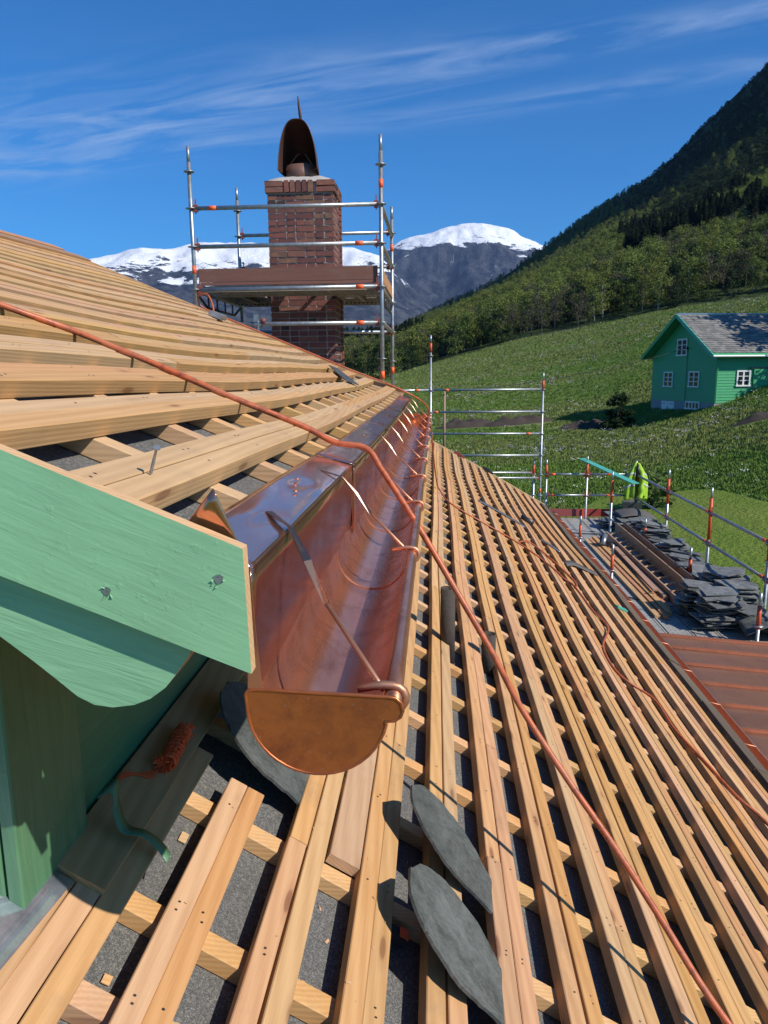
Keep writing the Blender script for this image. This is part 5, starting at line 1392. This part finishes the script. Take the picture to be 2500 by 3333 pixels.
# slate scrap and grey strips
mb = MB(); a, b_ = RU(-.82, 6.35, .02), RU(-.53, 5.45, .012); sd = Vector((.9, .25, -.33)).normalized() * .075
mb.prism([a - sd * .5, a + sd * .5, b_ + sd * .7, b_ - sd * .7], (0, 0, .008)); tag(mb.build('slate', M['slate'], None), 'pointed grey slate piece near the far verge of the upper roof', 'slate')
mb = MB(); c = RU(-1.93, 6.5, .03); mb.box(c, (.12, .16, .045), (sU, Vector((0, 1, 0)), nU), .01); tag(mb.build('hose_coupling', M['steel'], None), 'grey metal fitting at the hose loop on the verge', 'fitting')
def strip(pts, w, label, mat='zinc', name='metal_strip', sid=Vector((0, 1, 0)), th=.002):
    sp = spline(pts, 6); mb = MB(); vs = []
    for p in sp: vs += [p - sid * w / 2, p + sid * w / 2]
    mb.add(vs, [(2 * i, 2 * i + 1, 2 * i + 3, 2 * i + 2) for i in range(len(sp) - 1)]); return solid(tag(mb.build(name, M[mat], None, True), label, 'strip'), th)
strip([RL(1.22, 8.9, .006), RL(1.5, 8.86, .012), RL(1.85, 8.80, .006)], .14, 'upper grey metal strip lying across the lower roof battens')
strip([RL(2.02, 8.48, .006), RL(2.22, 8.3, .012)], .15, 'short grey metal strip in the middle of the lower roof')
strip([RL(2.20, 7.72, .006), RL(2.32, 7.9, .02), RL(2.5, 8.05, .012), RL(2.70, 8.22, .004)], .22, 'dark twisted felt strip near the lower eave', 'felt_roll')
mb = MB(); mb.tube([RL(1.90, 9.5, .03), RL(2.02, 9.35, .03)], .032, 12); tag(mb.build('pipe_offcut', M['steel_dark'], None, True), 'short dark pipe offcut lying on the far battens', 'pipe')
mb = MB(); mb.box(RL(2.66, 6.92, .012), (.14, .045, .018), ((sL + Vector((0, .5, 0))).normalized(), (Vector((0, 1, 0)) - sL * .5).normalized(), nL)); tag(mb.build('painted_offcut', M['teal'], None), 'small teal painted offcut on the battens near the eave', 'offcut')
for t_, lab, mt in ((1.065, 'small red and black glove on the far verge, higher one', 'redtoe'), (1.657, 'dark strap on the far verge, lower one', 'black')):
    mb = MB(); p = RL(t_, YL + .02, .03); mb.box(p, (.13, .06, .05), (sL, Vector((0, 1, 0)), nL), .012); mb.box(p + sL * .10 + nL * -.01, (.10, .05, .035), (sL, Vector((0, 1, 0)), nL), .01); tag(mb.build('work_glove' if mt != 'black' else 'strap', M[mt], None), lab, 'glove' if mt != 'black' else 'strap')
# the screw standing in the lowest batten
sc0 = Vector((-.401, 1.013, -.1375)); sd = (Vector((-.386, 1.0, -.103)) - sc0).normalized(); SLn = .043
scw = thing('wood_screw', 'half-driven wood screw standing in the lowest batten', 'screw', sc0)
mb = MB(); n_ = 60; pts = [sc0 + sd * (SLn * i / n_) for i in range(n_ + 1)]; mb.tube(pts, [(.0015 + (.0011 * abs(math.sin(i * math.pi / 4)) if i < 38 else .0004)) for i in range(n_ + 1)], 8); mb.build('shank', M['steel'], scw, True)
mb = MB(); top_ = sc0 + sd * SLn; mb.tube([top_ - sd * .003, top_, top_ + sd * .0012], [.0018, .0056, .0056], 12); mb.build('head', M['steel'], scw)
# orange twine bundle
tw = thing('twine_bundle', 'bundle of orange twine lying on the board by the wall', 'twine', RL(-.10, 1.57, .012))
R = random.Random(2); mb = MB(); pts = []
for i in range(900):
    u = i / 900; sw = .5 + .5 * math.sin(u * 2 * math.pi * 5.5); yy = 1.500 + .135 * sw; a = u * 2 * math.pi * 75
    rr_ = .017 + .0045 * R.random(); c = RL(-.100 - .01 * (sw - .5), yy, .012 + .0205); pts.append(c + sL * (rr_ * math.cos(a)) + nL * (rr_ * math.sin(a)) + Vector((0, R.uniform(-.006, .006), 0)))
mb.tube(pts, .0013, 4, False); mb.build('windings', M['string'], tw)
for e, yy in ((0, 1.497), (1, 1.640)):
    mb = MB()
    for k in range(26):
        a = R.uniform(0, 6.28); c = RL(-.100, yy, .030); q = c + sL * (.016 * math.cos(a)) + nL * (.014 * math.sin(a)); out = Vector((0, (-1 if e == 0 else 1) * R.uniform(.010, .022), 0))
        mb.tube(spline([q, q + out + sL * (.006 * math.cos(a)) + nL * (.006 * math.sin(a)), q + out * .6 + sL * R.uniform(-.01, .01) + nL * R.uniform(-.004, .008), c], 4), .0012, 4, False)
    mb.build('loops', M['string'], tw)
mb = MB()
for k in range(7): mb.tube(spline([RL(-.105, 1.49, .016 + .001 * k), RL(-.13 + .004 * k, 1.45, .016), RL(-.150, 1.42 + .003 * k, .015), RL(-.165, 1.385 + .006 * k, .015)], 5), .0011, 4, False)
mb.build('loose_end', M['string'], tw)
# torn strip of green paint hanging over the boards
mb = MB(); sp = spline([RL(-.165, 1.262, .075), RL(-.150, 1.285, .085), RL(-.125, 1.265, .06), RL(-.09, 1.255, .036), RL(-.055, 1.262, .040), RL(-.02, 1.268, .030), RL(.012, 1.262, .018)], 6)
vs = []
for i, p in enumerate(sp):
    f = i / (len(sp) - 1); wv = Vector((-.1, 1, .25 * math.sin(f * 7))).normalized(); wd = .042 - .014 * f + .003 * fn(f * 9, 1, 1)
    vs += [p - wv * wd / 2, p + wv * wd / 2]
mb.add(vs, [(2 * i, 2 * i + 1, 2 * i + 3, 2 * i + 2) for i in range(len(sp) - 1)]); solid(tag(mb.build('torn_paint_strip', M['green_wall'], None, True), 'torn green painted strip curling over the boards by the wall', 'strip'), .0012)
# chips and offcuts on the felt
CHL = [(.02, 1.05, 'pale ribbed wood chip on the felt beside the boards'), (.165, .99, 'wood offcut under a counter batten at the bottom'), (.155, 1.03, 'splintered wood flake beside the offcut'), (.19, .93, 'curled wood shaving near the bottom edge'), (.02, 1.44, 'split wood sliver on the felt by the second batten')]
for i, (t_, y_, lab) in enumerate(CHL):
    R = random.Random(i + 30); a = R.uniform(0, 3); u = (sL * math.cos(a) + Vector((0, math.sin(a), 0))).normalized(); v = nL.cross(u); mb = MB(); w_ = R.uniform(.010, .016)
    mb.box(RL(t_, y_, -.068), (R.uniform(.018, .032), w_ * 1.3, .006), (u, v, nL), .002); tag(mb.build('wood_chip', M['pine_x'], None), lab, 'wood chip', 'wood chips on the felt')
mb = MB(); mb.box(RL(.545, 1.46, -.045), (.05, .03, .022), (sL, Vector((0, 1, 0)), nL), .004); kn_ = tag(mb.build('marker_block', M['black'], None), 'small black and orange block half hidden under a slate', 'tool')
mb = MB(); mb.box(RL(.560, 1.462, -.033), (.022, .028, .003), (sL, Vector((0, 1, 0)), nL)); mb.build('orange_face', M['tape'], kn_)

R = random.Random(77); mb = MB()
for k in range(520):
    t_ = R.uniform(-.05, 1.5); y_ = R.choice(CB[:8]) + R.gauss(.02, .06) if R.random() < .7 else R.uniform(.7, 3.2)
    on = any(abs(t_ - (p + .047)) < .056 for p in PT)
    if on and R.random() < .7: continue
    p = RL(t_, y_, (.0008 if on else -.0715)); a = R.uniform(0, 6.28); L = R.uniform(.0015, .006); u = (sL * math.cos(a) + Vector((0, math.sin(a), 0))) * L; v = nL.cross(u).normalized() * L * R.uniform(.15, .45)
    mb.add([p - u - v, p + u - v, p + u + v + nL * R.uniform(0, .003), p - u + v], [(0, 1, 2, 3)])
tag(mb.build('wood_shavings', M['pine_x'], None), 'tiny pale wood shavings scattered over the near felt', 'shavings', kind='stuff')
# ------------------------------------------------------------------ the air of the valley
mb = MB(); mb.b2(-13000, 9000, -2500, 12000, -420, 1700)
hz = mb.build('haze', None, None); hz.data.materials.clear()
hm = bpy.data.materials.new('valley haze'); hm.use_nodes = True; hm.node_tree.nodes.clear()
ho = hm.node_tree.nodes.new('ShaderNodeOutputMaterial'); hv = hm.node_tree.nodes.new('ShaderNodeVolumePrincipled')
hv.inputs['Color'].default_value = (.30, .50, .95, 1); hv.inputs['Density'].default_value = .000034; hv.inputs['Anisotropy'].default_value = .1
hm.node_tree.links.new(hv.outputs[0], ho.inputs['Volume']); hz.data.materials.append(hm)
tag(hz, 'thin blue haze filling the valley air', kind='stuff')
